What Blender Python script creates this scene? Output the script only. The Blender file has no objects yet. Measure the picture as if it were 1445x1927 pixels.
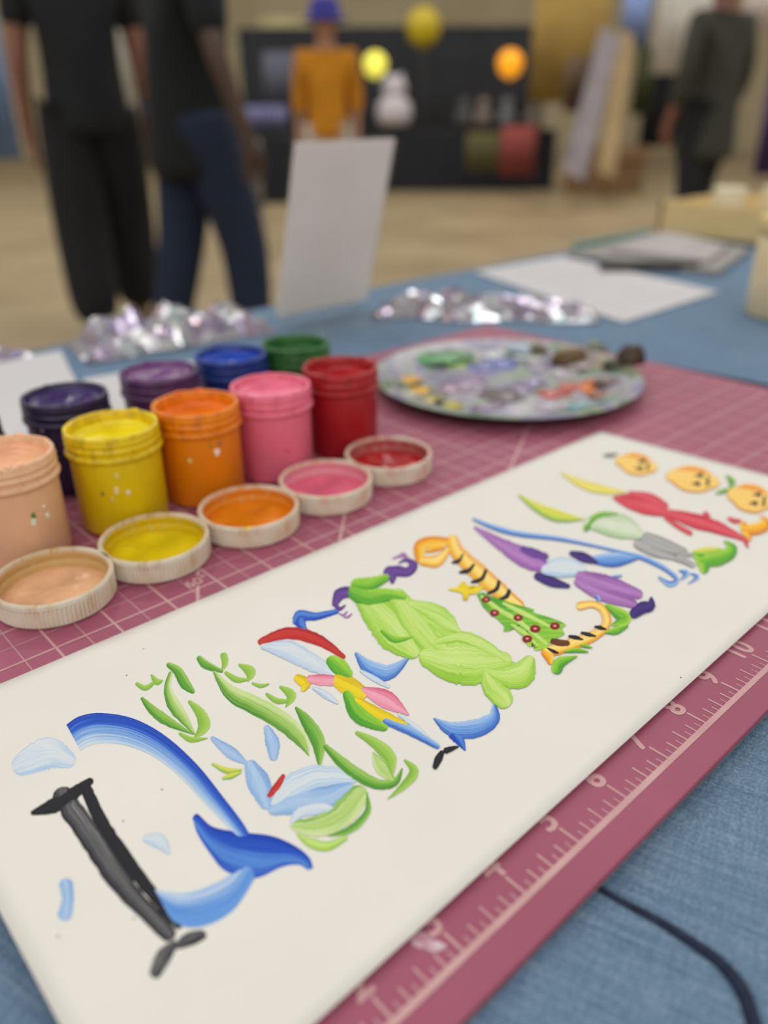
import bpy, bmesh, math, random
from mathutils import Vector, Matrix, noise
random.seed(7)
SC = bpy.context.scene
COL = SC.collection
I = 0.0254                      # the mat is ruled in inches; 1 inch in metres
Z0 = 0.75                       # height of the cutting mat's top above the floor

# ------------------------------------------------------------------ camera
F, PITCH, ROLL, YAW = 1491.644, 0.46721, -0.009487, 0.734675
CAM = Vector((-1.0733, -3.34162, 7.68938))       # inches from the mat's ruler origin
_f = Vector((math.sin(YAW)*math.cos(PITCH), math.cos(YAW)*math.cos(PITCH), -math.sin(PITCH)))
_r = Vector((math.cos(YAW), -math.sin(YAW), 0)); _u = _r.cross(_f)
RT = math.cos(ROLL)*_r + math.sin(ROLL)*_u
UP = -math.sin(ROLL)*_r + math.cos(ROLL)*_u
cam = bpy.data.cameras.new('camera'); co = bpy.data.objects.new('camera', cam); COL.objects.link(co)
cam.sensor_fit = 'HORIZONTAL'; cam.sensor_width = 36; cam.lens = F/1445*36
cam.clip_start = 0.01; cam.clip_end = 100
M = Matrix((RT, UP, -_f)).transposed().to_4x4()
M.translation = (CAM.x*I, CAM.y*I, CAM.z*I + Z0)
co.matrix_world = M
cam.dof.use_dof = True; cam.dof.focus_distance = 0.293; cam.dof.aperture_fstop = 5.9
SC.camera = co
SC.view_settings.view_transform = 'Standard'; SC.view_settings.look = 'None'
SC.view_settings.exposure = 0.0; SC.view_settings.gamma = 1.0; SC.view_settings.use_curve_mapping = False

# ------------------------------------------------------------------ world, hall lights and added fill rows
w = bpy.data.worlds.new('hall_ambience'); SC.world = w; w.use_nodes = True
w.node_tree.nodes['Background'].inputs[0].default_value = (1.0, 0.965, 0.91, 1)
w.node_tree.nodes['Background'].inputs[1].default_value = 0.44
FW = Vector((math.sin(YAW), math.cos(YAW), 0)); RG = Vector((math.cos(YAW), -math.sin(YAW), 0))
for fa, pw in ((-8.0, 95), (-4.6, 40), (-1.2, 8), (2.1, 22), (5.4, 46), (8.7, 62)):  # rows behind the camera are added fill for upright faces turned to it
    for ra in (-5.5, -2.0, 1.5, 5.0):
        l = bpy.data.lights.new('hall_and_fill_light', 'AREA'); l.shape = 'DISK'; l.size = 0.55
        l.energy = pw; l.color = (1.0, 0.975, 0.925)
        o = bpy.data.objects.new('hall_and_fill_light', l); COL.objects.link(o)
        o.location = FW*fa + RG*ra + Vector((0, 0, 5.6))

# ------------------------------------------------------------------ helpers
def P(u, v, z=0.0):
    """point (inches, mat frame) where the photograph's pixel meets the plane at height z inches"""
    d = RT*((u-722.5)/F) + UP*(-(v-963.5)/F) + _f
    return CAM + d*((z-CAM.z)/d.z)
def D(u, v, dist):
    """world point (metres) on the pixel's ray, dist metres ahead"""
    d = RT*((u-722.5)/F) + UP*(-(v-963.5)/F) + _f
    p = CAM*I + d*dist; p.z += Z0; return p
def W(x, y, z=0.0): return Vector((x*I, y*I, z*I + Z0))
def lin(c):
    f = lambda v: v/12.92 if v <= .04045 else ((v+.055)/1.055)**2.4
    return tuple(f(x/255) for x in c[:3]) + (1,)
def obj(name, me, mat=None, parent=None, smooth=False):
    o = bpy.data.objects.new(name, me); COL.objects.link(o)
    if mat and not me.materials: me.materials.append(mat)
    if parent: o.parent = parent
    if smooth:
        for p in me.polygons: p.use_smooth = True
    return o
def mesh(bm, name='mesh'):
    bmesh.ops.recalc_face_normals(bm, faces=bm.faces)
    me = bpy.data.meshes.new(name); bm.to_mesh(me); bm.free(); return me
def tag(o, label, cat, group=None, kind=None):
    o['label'] = label; o['category'] = cat
    if group: o['group'] = group
    if kind: o['kind'] = kind
    return o
def struct(o, label=None, cat=None):
    o['kind'] = 'structure'
    if label: o['label'] = label
    if cat: o['category'] = cat
    return o
def empty(name, loc, label, cat, group=None, rz=0):
    o = bpy.data.objects.new(name, None); COL.objects.link(o); o.location = loc; o.rotation_euler.z = rz
    o.empty_display_size = .02
    return tag(o, label, cat, group)
def box_bm(lo, hi, bm=None, bev=0.0):
    bm = bm or bmesh.new()
    r = bmesh.ops.create_cube(bm, size=1)
    c = [(a+b)/2 for a, b in zip(lo, hi)]; s = [abs(b-a) for a, b in zip(lo, hi)]
    for v in r['verts']: v.co = Vector((v.co.x*s[0]+c[0], v.co.y*s[1]+c[1], v.co.z*s[2]+c[2]))
    if bev:
        es = list({e for v in r['verts'] for e in v.link_edges})
        bmesh.ops.bevel(bm, geom=es, offset=bev, segments=3, affect='EDGES', profile=.5)
    return bm
def lathe(prof, seg=64, close=True, wob=None):
    """prof: (radius, z) list; wob(angle_index, ring) -> radius offset"""
    bm = bmesh.new(); rings = []
    for k, (r, z) in enumerate(prof):
        if r < 1e-6: rings.append([bm.verts.new((0, 0, z))]); continue
        ring = []
        for s in range(seg):
            a = 2*math.pi*s/seg; rr = r + (wob(s, k) if wob else 0)
            ring.append(bm.verts.new((rr*math.cos(a), rr*math.sin(a), z)))
        rings.append(ring)
    for a, b in zip(rings, rings[1:]):
        if len(a) == 1 and len(b) == 1: continue
        for s in range(seg):
            t = (s+1) % seg
            if len(a) == 1: bm.faces.new((a[0], b[s], b[t]))
            elif len(b) == 1: bm.faces.new((a[s], a[t], b[0]))
            else: bm.faces.new((a[s], a[t], b[t], b[s]))
    return bm
def tube(pts, rads, seg=10, caps=True):
    bm = bmesh.new(); rings = []
    n = len(pts); pts = [Vector(p) for p in pts]
    for k, p in enumerate(pts):
        t = (pts[min(k+1, n-1)] - pts[max(k-1, 0)]).normalized()
        a = t.cross(Vector((0, 0, 1)));
        if a.length < 1e-3: a = t.cross(Vector((1, 0, 0)))
        a.normalize(); b = t.cross(a); r = rads[k] if hasattr(rads, '__len__') else rads
        rings.append([bm.verts.new(p + (a*math.cos(2*math.pi*s/seg) + b*math.sin(2*math.pi*s/seg))*r) for s in range(seg)])
    for A, B in zip(rings, rings[1:]):
        for s in range(seg): bm.faces.new((A[s], A[(s+1) % seg], B[(s+1) % seg], B[s]))
    if caps: bm.faces.new(rings[0][::-1]); bm.faces.new(rings[-1])
    return bm

# ------------------------------------------------------------------ materials
def base(name, col, rough=.5, metal=0.0, spec=.5):
    m = bpy.data.materials.new(name); m.use_nodes = True
    b = m.node_tree.nodes['Principled BSDF']
    b.inputs['Base Color'].default_value = lin(col); b.inputs['Roughness'].default_value = rough
    b.inputs['Metallic'].default_value = metal; b.inputs['Specular IOR Level'].default_value = spec
    return m, m.node_tree, b
def N(nt, t, **kw):
    n = nt.nodes.new(t)
    for k, v in kw.items(): setattr(n, k, v)
    return n
def mathn(nt, op, a, b=None, clamp=False):
    n = N(nt, 'ShaderNodeMath', operation=op, use_clamp=clamp)
    for i, x in enumerate((a, b)):
        if x is None: continue
        if isinstance(x, (int, float)): n.inputs[i].default_value = x
        else: nt.links.new(x, n.inputs[i])
    return n.outputs[0]
def mix(nt, fac, a, b):
    n = N(nt, 'ShaderNodeMix', data_type='RGBA')
    for s, x in ((n.inputs[0], fac), (n.inputs[6], a), (n.inputs[7], b)):
        if isinstance(x, (int, float)): s.default_value = x
        elif isinstance(x, tuple): s.default_value = x
        else: nt.links.new(x, s)
    return n.outputs[2]
def noise_n(nt, scale, detail=4, stretch=(1, 1, 1), coord='Object', rough=.5, rot=(0, 0, 0)):
    tc = N(nt, 'ShaderNodeTexCoord'); mp = N(nt, 'ShaderNodeMapping')
    mp.inputs['Scale'].default_value = stretch; mp.inputs['Rotation'].default_value = rot
    nz = N(nt, 'ShaderNodeTexNoise'); nz.inputs['Scale'].default_value = scale
    nz.inputs['Detail'].default_value = detail; nz.inputs['Roughness'].default_value = rough
    nt.links.new(tc.outputs[coord], mp.inputs[0]); nt.links.new(mp.outputs[0], nz.inputs['Vector'])
    return nz.outputs['Fac']
def ramp(nt, fac, stops):
    r = N(nt, 'ShaderNodeValToRGB'); e = r.color_ramp.elements
    while len(e) < len(stops): e.new(.5)
    for el, (p, c) in zip(e, stops): el.position = p; el.color = c if len(c) == 4 else lin(c)
    nt.links.new(fac, r.inputs[0]); return r.outputs[0]
def bump(nt, b, h, strength=.3, dist=.001):
    n = N(nt, 'ShaderNodeBump'); n.inputs['Strength'].default_value = strength; n.inputs['Distance'].default_value = dist
    nt.links.new(h, n.inputs['Height']); nt.links.new(n.outputs[0], b.inputs['Normal'])
def mottled(name, c0, c1, scale=20, rough=.5, stretch=(1, 1, 1), lo=.35, hi=.65, bmp=0, metal=0.0, spec=.5, detail=4):
    m, nt, b = base(name, c0, rough, metal, spec)
    f = noise_n(nt, scale, detail, stretch)
    nt.links.new(ramp(nt, f, [(lo, c0), (hi, c1)]), b.inputs['Base Color'])
    if bmp: bump(nt, b, f, bmp, .002)
    return m

# ------------------------------------------------------------------ the hall
m_floor = mottled('hall_floor_concrete', (144, 124, 92), (166, 147, 112), 1.3, .42, bmp=.02)
m_wall = mottled('hall_wall_paint', (186, 171, 136), (202, 187, 154), .6, .8)
def plane_quad(name, pts, mat, thick=.05):
    bm = bmesh.new(); vs = [bm.verts.new(p) for p in pts]; f = bm.faces.new(vs)
    r = bmesh.ops.extrude_face_region(bm, geom=[f]); n = f.normal
    bm.normal_update(); n = f.normal.copy()
    for v in [g for g in r['geom'] if isinstance(g, bmesh.types.BMVert)]: v.co -= n*thick
    return obj(name, mesh(bm), mat)
def G(fa, ra, z=0): p = FW*fa + RG*ra; return Vector((p.x, p.y, z))
struct(plane_quad('floor', [G(-4, -16), G(-4, 16), G(22, 16), G(22, -16)], m_floor), 'tan brown concrete floor of the hall', 'floor')
struct(plane_quad('wall_back', [G(20, -16), G(20, 16), G(20, 16, 6.2), G(20, -16, 6.2)], m_wall), 'beige back wall of the hall', 'wall')

# ------------------------------------------------------------------ table and cloth
TX0, TX1, TY0, TY1 = -14, 74, -8, 27.4
ZC = -.24                        # cloth height below the mat's top
tb = empty('folding_table', W((TX0+TX1)/2, (TY0+TY1)/2, -Z0/I), 'long folding table hidden under the blue cloth', 'table')
m_tb = mottled('table_plastic', (190, 188, 182), (205, 203, 198), 30, .5)
m_leg = mottled('table_leg_steel', (90, 92, 96), (110, 112, 116), 20, .4, metal=.8)
hx, hy = (TX1-TX0)/2*I, (TY1-TY0)/2*I
obj('table_top', mesh(box_bm((-hx, -hy, Z0+(ZC-1.6)*I), (hx, hy, Z0+(ZC-.1)*I), bev=.006)), m_tb, tb)
for sx in (-1, 1):
    for sy in (-1, 1):
        obj('leg', mesh(tube([(sx*hx*.85, sy*hy*.75, 0), (sx*hx*.85, sy*hy*.75, Z0+(ZC-1.6)*I)], .014)), m_leg, tb)

def cloth_mat():
    m, nt, b = base('blue_slub_cloth', (86, 122, 150), .85, 0, .2)
    rz = math.radians(70.5)
    tc = N(nt, 'ShaderNodeTexCoord'); rot = N(nt, 'ShaderNodeMapping'); rot.inputs['Rotation'].default_value = (0, 0, rz)
    nt.links.new(tc.outputs['Object'], rot.inputs[0])
    def nz(scale, st, det=3):
        mp = N(nt, 'ShaderNodeMapping'); mp.inputs['Scale'].default_value = st; nt.links.new(rot.outputs[0], mp.inputs[0])
        t = N(nt, 'ShaderNodeTexNoise'); t.inputs['Scale'].default_value = scale; t.inputs['Detail'].default_value = det
        nt.links.new(mp.outputs[0], t.inputs['Vector']); return t.outputs['Fac']
    slub = nz(900, (.045, 1, 1)); slub2 = nz(1100, (1, .07, 1)); patch = nz(7, (1, 1, 1)); fine = nz(1500, (.8, 1.2, 1), 1)
    s = mathn(nt, 'ADD', mathn(nt, 'MULTIPLY', slub, .34), mathn(nt, 'ADD', mathn(nt, 'MULTIPLY', slub2, .2), mathn(nt, 'MULTIPLY', fine, .46)))
    c = ramp(nt, s, [(.34, (74, 100, 128)), (.5, (104, 130, 156)), (.64, (138, 160, 180))])
    c2 = mix(nt, mathn(nt, 'MULTIPLY', patch, .35), c, lin((92, 116, 142)))
    nt.links.new(c2, b.inputs['Base Color']); bump(nt, b, s, .5, .0006)
    return m
m_cloth = cloth_mat()
def cloth_top(x, y):
    z = ZC + .035*noise.noise(Vector((x*.35, y*.35, 1))) + .02*noise.noise(Vector((x*1.1, y*1.1, 4)))
    return z
bm = bmesh.new()
nx, ny = 88, 56
xs = [TX0 + (TX1-TX0)*i/nx for i in range(nx+1)]; ys = [TY0 + (TY1-TY0)*j/ny for j in range(ny+1)]
grid = [[bm.verts.new(W(x, y, cloth_top(x, y))) for y in ys] for x in xs]
for i in range(nx):
    for j in range(ny): bm.faces.new((grid[i][j], grid[i+1][j], grid[i+1][j+1], grid[i][j+1]))
per = [grid[i][0] for i in range(nx)] + [grid[nx][j] for j in range(ny)] + [grid[i][ny] for i in range(nx, 0, -1)] + [grid[0][j] for j in range(ny, 0, -1)]
cen = W((TX0+TX1)/2, (TY0+TY1)/2, 0); prev = per
for k, (dz, amp) in enumerate(((-.5, .1), (-3, .4), (-10, 1.0), (-18, 1.5), (-27.5, 1.9))):
    ring = []
    for q, v in enumerate(per):
        x, y = v.co.x/I, v.co.y/I
        ox = (-1 if abs(x-TX0) < 1e-3 else 1 if abs(x-TX1) < 1e-3 else 0); oy = (-1 if abs(y-TY0) < 1e-3 else 1 if abs(y-TY1) < 1e-3 else 0)
        a = .25 + amp*(.6+.5*math.sin(q*.9) + .3*math.sin(q*.37))
        ring.append(bm.verts.new(W(x+ox*a, y+oy*a, ZC+dz)))
    for q in range(len(per)):
        t = (q+1) % len(per); bm.faces.new((prev[q], prev[t], ring[t], ring[q]))
    prev = ring
cl = obj('tablecloth', mesh(bm), m_cloth, smooth=True)
tag(cl, 'blue slubbed tablecloth draped over the long table', 'tablecloth')
# the folded hem: a second layer with a rounded corner and dark piping
edge = [P(u, v, -.12) for u, v in ((1060, 1600), (1120, 1655), (1180, 1690), (1240, 1722), (1300, 1760), (1350, 1795), (1385, 1832), (1408, 1870), (1422, 1915))]
edge = [Vector((p.x, p.y, 0)) for p in edge] + [Vector((4.15, -2.75, 0)), Vector((3.5, -3.0, 0)), Vector((2.4, -3.1, 0)), Vector((-2.0, -3.1, 0)), Vector((-6, -3.1, 0))]
def crom(pts, n):
    out = []; m = len(pts)
    for k in range(n):
        t = k/(n-1)*(m-1); i = min(int(t), m-2); f = t-i
        p0, p1, p2, p3 = pts[max(i-1, 0)], pts[i], pts[i+1], pts[min(i+2, m-1)]
        out.append(.5*((2*p1) + (-p0+p2)*f + (2*p0-5*p1+4*p2-p3)*f*f + (-p0+3*p1-3*p2+p3)*f**3))
    return out
ed = crom(edge, 70)
bm = bmesh.new(); rows = []
for p in ed:
    q = Vector((min(p.x-.3, -1.5), 2.2 + 0*p.y, 0)) if p.y > -2.9 else Vector((p.x, 2.2, 0))
    row = []
    for k in range(9):
        t = k/8
        a = p.lerp(Vector((-6 if t > .999 else p.x*(1-t)+(-6)*t, p.y*(1-t)+1.2*t, 0)), 1) if k else p
        zz = -.14 - (.09 if k == 0 else 0)
        row.append(bm.verts.new(W(a.x, a.y, zz)))
    rows.append(row)
for a, b in zip(rows, rows[1:]):
    for k in range(8):
        try: bm.faces.new((a[k], a[k+1], b[k+1], b[k]))
        except ValueError: pass
bmesh.ops.remove_doubles(bm, verts=bm.verts, dist=1e-6)
obj('folded_hem', mesh(bm), m_cloth, cl)
m_navy = mottled('navy_piping_and_shade', (22, 32, 56), (34, 46, 72), 300, .9)
obj('piping_and_shade', mesh(tube([W(p.x, p.y, -.215) for p in ed], [I*(.03+.05*max(0, min(1, (k-4)/30))) for k in range(len(ed))], 8)), m_navy, cl, True)

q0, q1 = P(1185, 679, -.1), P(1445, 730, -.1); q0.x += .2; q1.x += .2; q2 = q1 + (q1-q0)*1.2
obj('piping_and_shade', mesh(tube([W(q.x, q.y, -.13) for q in (q0.lerp(q2, k/12) for k in range(13))], .075*I, 8)), m_navy, cl, True)  # dark tube standing in for the shadow beyond the mat's right edge

# ------------------------------------------------------------------ cutting mat
MX0, MX1, MY0, MY1 = -.22, 23.45, -.45, 17.45
mat = empty('cutting_mat', W(11.5, 8.5, -.12), 'rose pink gridded cutting mat with ruler edge on the blue cloth', 'cutting mat')
mi = lambda x, y, z=0: Vector(((x-11.5)*I, (y-8.5)*I, (z+.12)*I))
def mat_mat():
    m, nt, b = base('rose_vinyl', (158, 84, 108), .5, 0, .3)
    f = noise_n(nt, 9, 4); s = noise_n(nt, 420, 2)
    c = ramp(nt, f, [(.3, (152, 78, 102)), (.7, (166, 90, 114))])
    d = noise_n(nt, 150, 2)
    nt.links.new(mix(nt, ramp(nt, d, [(.74, (0, 0, 0)), (.78, (120, 120, 120))]), c, lin((215, 190, 190))), b.inputs['Base Color'])
    nt.links.new(ramp(nt, f, [(.3, (180, 180, 180)), (.7, (200, 200, 200))]), b.inputs['Roughness'])
    bump(nt, b, s, .06, .0003); return m
obj('vinyl_sheet', mesh(box_bm(mi(MX0, MY0, -.1), mi(MX1, MY1, 0), bev=.0006)), mat_mat(), mat)
m_core = mottled('mat_core_grey', (120, 110, 105), (140, 128, 120), 60, .7)
obj('core_layer', mesh(box_bm(mi(MX0, MY0, -.12), mi(MX1, MY1, -.1))), m_core, mat)
m_line = mottled('printed_line_pale_pink', (194, 146, 148), (204, 160, 160), 60, .45)
bm = bmesh.new()
def strip(a, b, wd, z=.004):
    a, b = Vector((a[0], a[1], 0)), Vector((b[0], b[1], 0)); t = (b-a).normalized(); n = Vector((-t.y, t.x, 0))*wd/2
    vs = [bm.verts.new(mi(q.x, q.y, z)) for q in (a-n, b-n, b+n, a+n)]; bm.faces.new(vs)
for k in range(47):
    x = k*.5; big = k % 2 == 0
    strip((x, 1.0), (x, 17), .042 if big else .016, .004 if big else .003)
for k in range(2, 35):
    y = k*.5; big = k % 2 == 0
    strip((0, y), (23, y), .042 if big else .016, .005 if big else .0035)
obj('grid_lines', mesh(bm), m_line, mat)
bm = bmesh.new(); strip((4.42-.5*.9, 7.69-.85*.9), (4.66, 8.09), .06, .0055); strip((4.84, 8.40), (10.5, 18-.6), .06, .0055); obj('angle_line', mesh(bm), m_line, mat)
bm = bmesh.new(); strip((7.2, 7.2), (15, 15), .06, .006); obj('angle_line', mesh(bm), m_line, mat)
bm = bmesh.new(); strip((12.4, 7.3), (17, 9.95), .06, .0065); obj('angle_line', mesh(bm), m_line, mat)
bm = bmesh.new(); strip((0, -.02), (23, -.02), .085, .006); obj('ruler_line', mesh(bm), m_line, mat)
bm = bmesh.new()
for k in range(0, 23*8+1):
    L = .30 if k % 8 == 0 else .245 if k % 4 == 0 else .19 if k % 2 == 0 else .125
    strip((k/8, 0), (k/8, L), .034 if k % 8 == 0 else .026 if k % 2 == 0 else .018, .005)
obj('ruler_ticks', mesh(bm), m_line, mat)
def text_obj(s, x, y, h, name, mt, parent, z=.0055, rz=0, bold=0.0, ax='CENTER'):
    cu = bpy.data.curves.new(name, 'FONT'); cu.body = s; cu.size = h*I; cu.align_x = ax
    t = bpy.data.objects.new(name, cu); COL.objects.link(t)
    bpy.context.view_layer.update()
    me = bpy.data.meshes.new_from_object(t.evaluated_get(bpy.context.evaluated_depsgraph_get()))
    COL.objects.unlink(t); bpy.data.objects.remove(t)
    if bold:                                             # heavier strokes: the glyph laid down four times, a hair apart
        bm = bmesh.new()
        for k, (dx, dy) in enumerate(((-1, -1), (1, -1), (-1, 1), (1, 1))):
            n0 = len(bm.verts); bm.from_mesh(me); bm.verts.ensure_lookup_table()
            for v in bm.verts[n0:]: v.co += Vector((dx*bold*I, dy*bold*I, k*4e-6))
        bm.to_mesh(me); bm.free()
    o = obj(name, me, mt, parent); o.location = mi(x, y, z); o.rotation_euler.z = rz
    return o
for k in range(1, 23): text_obj(str(k), k-.03, .335, .48, 'ruler_numeral', m_line, mat, bold=.011)
for k in range(1, 17): text_obj(str(k), .24, k+.08, .4, 'ruler_numeral', m_line, mat, bold=.008)
text_obj('60°', 4.72, 8.12, .34, 'angle_numeral', m_line, mat, bold=.01)
# a pale dried smear beside the ruler
m_smear = mottled('dried_pale_smear', (176, 118, 138), (216, 196, 202), 260, .6)
def blob_bm(c, rx, ry, h, n=18, jag=.18, seed=0, rz=0.0):
    """low irregular dome, base flat"""
    bm = bmesh.new(); rings = []
    for j, (fr, fz) in enumerate(((1, 0), (.96, .35), (.8, .7), (.5, .92))):
        ring = []
        for s in range(n):
            a = 2*math.pi*s/n; q = 1 + jag*noise.noise(Vector((math.cos(a)*1.7+seed, math.sin(a)*1.7, seed*.7)))*1.6
            x, y = rx*fr*q*math.cos(a), ry*fr*q*math.sin(a)
            x, y = x*math.cos(rz)-y*math.sin(rz), x*math.sin(rz)+y*math.cos(rz)
            zz = h*fz*(1+.5*noise.noise(Vector((x*60/I*.02+seed, y*60/I*.02, 2))))
            ring.append(bm.verts.new((c[0]+x, c[1]+y, c[2]+zz)))
        rings.append(ring)
    top = bm.verts.new((c[0], c[1], c[2]+h))
    for A, B in zip(rings, rings[1:]):
        for s in range(n): bm.faces.new((A[s], A[(s+1) % n], B[(s+1) % n], B[s]))
    for s in range(n): bm.faces.new((rings[-1][s], rings[-1][(s+1) % n], top))
    bm.faces.new(rings[0][::-1])
    return bm
c = P(800, 1772); obj('dried_smear', mesh(blob_bm(mi(c.x, c.y, .002), .2*I, .09*I, .012*I, 22, .3, 3, -1.2)), m_smear, mat, True)

# ------------------------------------------------------------------ painted sheet
def zp(x, y): t = max(0, min(1, (1.7-y)/1.2)); return .035 + .05*t*t*(3-2*t)
def PP(u, v):
    z = .035
    for _ in range(3): p = P(u, v, z); z = zp(p.x, p.y)
    return p
qa = [PP(0, 1287), PP(1130, 812), PP(590, 1927), PP(1445, 1152), PP(0, 1717), PP(1445, 897)]
TL = Vector((qa[4].x, qa[0].y + (qa[1].y-qa[0].y)/(qa[1].x-qa[0].x)*(qa[4].x-qa[0].x), 0)); TR = Vector((qa[1].x, qa[1].y, 0))
fl = lambda x: qa[2].y + (qa[3].y-qa[2].y)/(qa[3].x-qa[2].x)*(x-qa[2].x)
BL = Vector((qa[4].x, fl(qa[4].x), 0)); BR = Vector((17.12, fl(17.12), 0))
sheet = empty('painted_sheet', W(8.3, 4, 0), 'long white sheet with colourful brush-painted letters lying on the pink mat', 'painting')
si = lambda x, y, z: Vector(((x-8.3)*I, (y-4)*I, z*I))
m_paper, nt, b = base('white_card', (228, 227, 220), .75, 0, .25)
f = noise_n(nt, 3500, 2); g = noise_n(nt, 14, 3)
nt.links.new(ramp(nt, g, [(.3, (227, 225, 218)), (.7, (231, 229, 222))]), b.inputs['Base Color']); bump(nt, b, f, .12, .0002)
bm = bmesh.new(); nu, nv = 60, 30; T = []; B = []
for i in range(nu+1):
    rt, rb = [], []
    for j in range(nv+1):
        a = TL.lerp(TR, i/nu); c = BL.lerp(BR, i/nu); q = c.lerp(a, j/nv); z = zp(q.x, q.y)
        rt.append(bm.verts.new(si(q.x, q.y, z))); rb.append(bm.verts.new(si(q.x, q.y, z-.018)))
    T.append(rt); B.append(rb)
for i in range(nu):
    for j in range(nv):
        bm.faces.new((T[i][j], T[i+1][j], T[i+1][j+1], T[i][j+1])); bm.faces.new((B[i][j], B[i][j+1], B[i+1][j+1], B[i+1][j]))
for i in range(nu):
    bm.faces.new((T[i][0], B[i][0], B[i+1][0], T[i+1][0])); bm.faces.new((T[i][nv], T[i+1][nv], B[i+1][nv], B[i][nv]))
for j in range(nv):
    bm.faces.new((T[0][j], T[0][j+1], B[0][j+1], B[0][j])); bm.faces.new((T[nu][j], B[nu][j], B[nu][j+1], T[nu][j+1]))
obj('card', mesh(bm), m_paper, sheet, True)

PM = {}
def paint(cols, streak=.5, dry=0.0, wash=0.0, rough=.42):
    """brush paint: colours run across the stroke, bristle streaks run along it"""
    key = (tuple(cols), streak, dry, wash)
    if key in PM: return PM[key]
    m, nt, b = base('brush_paint', cols[0], .62, 0, .2)
    uv = N(nt, 'ShaderNodeUVMap'); oi = N(nt, 'ShaderNodeObjectInfo')
    mp = N(nt, 'ShaderNodeMapping'); mp.inputs['Scale'].default_value = (1.6, 34, 1)
    cb = N(nt, 'ShaderNodeCombineXYZ'); nt.links.new(mathn(nt, 'MULTIPLY', oi.outputs['Random'], 50), cb.inputs[2])
    nt.links.new(uv.outputs[0], mp.inputs[0]); nt.links.new(cb.outputs[0], mp.inputs['Location'])
    nz = N(nt, 'ShaderNodeTexNoise'); nz.inputs['Scale'].default_value = 1; nz.inputs['Detail'].default_value = 5; nt.links.new(mp.outputs[0], nz.inputs['Vector'])
    mp2 = N(nt, 'ShaderNodeMapping'); mp2.inputs['Scale'].default_value = (1.5, 4, 1); nt.links.new(uv.outputs[0], mp2.inputs[0]); nt.links.new(cb.outputs[0], mp2.inputs['Location'])
    n2 = N(nt, 'ShaderNodeTexNoise'); n2.inputs['Scale'].default_value = 1; n2.inputs['Detail'].default_value = 3; nt.links.new(mp2.outputs[0], n2.inputs['Vector'])
    sp = N(nt, 'ShaderNodeSeparateXYZ'); nt.links.new(uv.outputs[0], sp.inputs[0])
    v = mathn(nt, 'ADD', sp.outputs[1], mathn(nt, 'MULTIPLY', mathn(nt, 'SUBTRACT', nz.outputs['Fac'], .5), streak*2.6))
    v = mathn(nt, 'ADD', v, mathn(nt, 'MULTIPLY', mathn(nt, 'SUBTRACT', n2.outputs['Fac'], .5), streak*1.1))
    k = len(cols); col = ramp(nt, v, [((i/(k-1) if k > 1 else 0), c) for i, c in enumerate(cols)])
    nt.links.new(col, b.inputs['Base Color'])
    if dry or wash:
        a = mathn(nt, 'ADD', mathn(nt, 'MULTIPLY', nz.outputs['Fac'], 2.4), -1.2 + (1-dry)*1.15 - .1, True) if dry else 1.0
        if dry:
            endf = mathn(nt, 'MULTIPLY', mathn(nt, 'SUBTRACT', 1.0, sp.outputs[0]), 6, True)
            a = mathn(nt, 'MULTIPLY', mathn(nt, 'ADD', mathn(nt, 'MULTIPLY', mathn(nt, 'SUBTRACT', nz.outputs['Fac'], .30+.2*dry), 9), .3, True), 1.0)
            if wash: a = mathn(nt, 'MULTIPLY', a, 1-wash)
        else:
            a = mathn(nt, 'ADD', mathn(nt, 'MULTIPLY', mathn(nt, 'SUBTRACT', n2.outputs['Fac'], .5), .8), 1-wash, True)
        nt.links.new(a, b.inputs['Alpha'])
    bump(nt, b, nz.outputs['Fac'], .3, .0002)
    PM[key] = m; return m
LAYER = [0]
def ribbon_mesh(L, Rr, dome=.0012):
    LAYER[0] += 1; off = .002 + .00015*LAYER[0]
    bm = bmesh.new(); uvl = bm.loops.layers.uv.new('UVMap'); n = len(L); K = 6; rows = []
    for i in range(n):
        row = []
        for k in range(K+1):
            t = k/K; u = L[i][0]*(1-t)+Rr[i][0]*t; v = L[i][1]*(1-t)+Rr[i][1]*t
            p = PP(u, v); e = min(t, 1-t)*2; en = min(i, n-1-i)/2.0
            row.append((bm.verts.new(si(p.x, p.y, zp(p.x, p.y)+off+dome*(1-(1-min(1, e*1.6))**2)*min(1, en))), (i/(n-1), t)))
        rows.append(row)
    for A, B in zip(rows, rows[1:]):
        for k in range(K):
            q = (A[k], A[k+1], B[k+1], B[k])
            f = bm.faces.new([x[0] for x in q]); f.smooth = True
            for lp, x in zip(f.loops, q): lp[uvl].uv = x[1]
    return mesh(bm)
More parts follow.
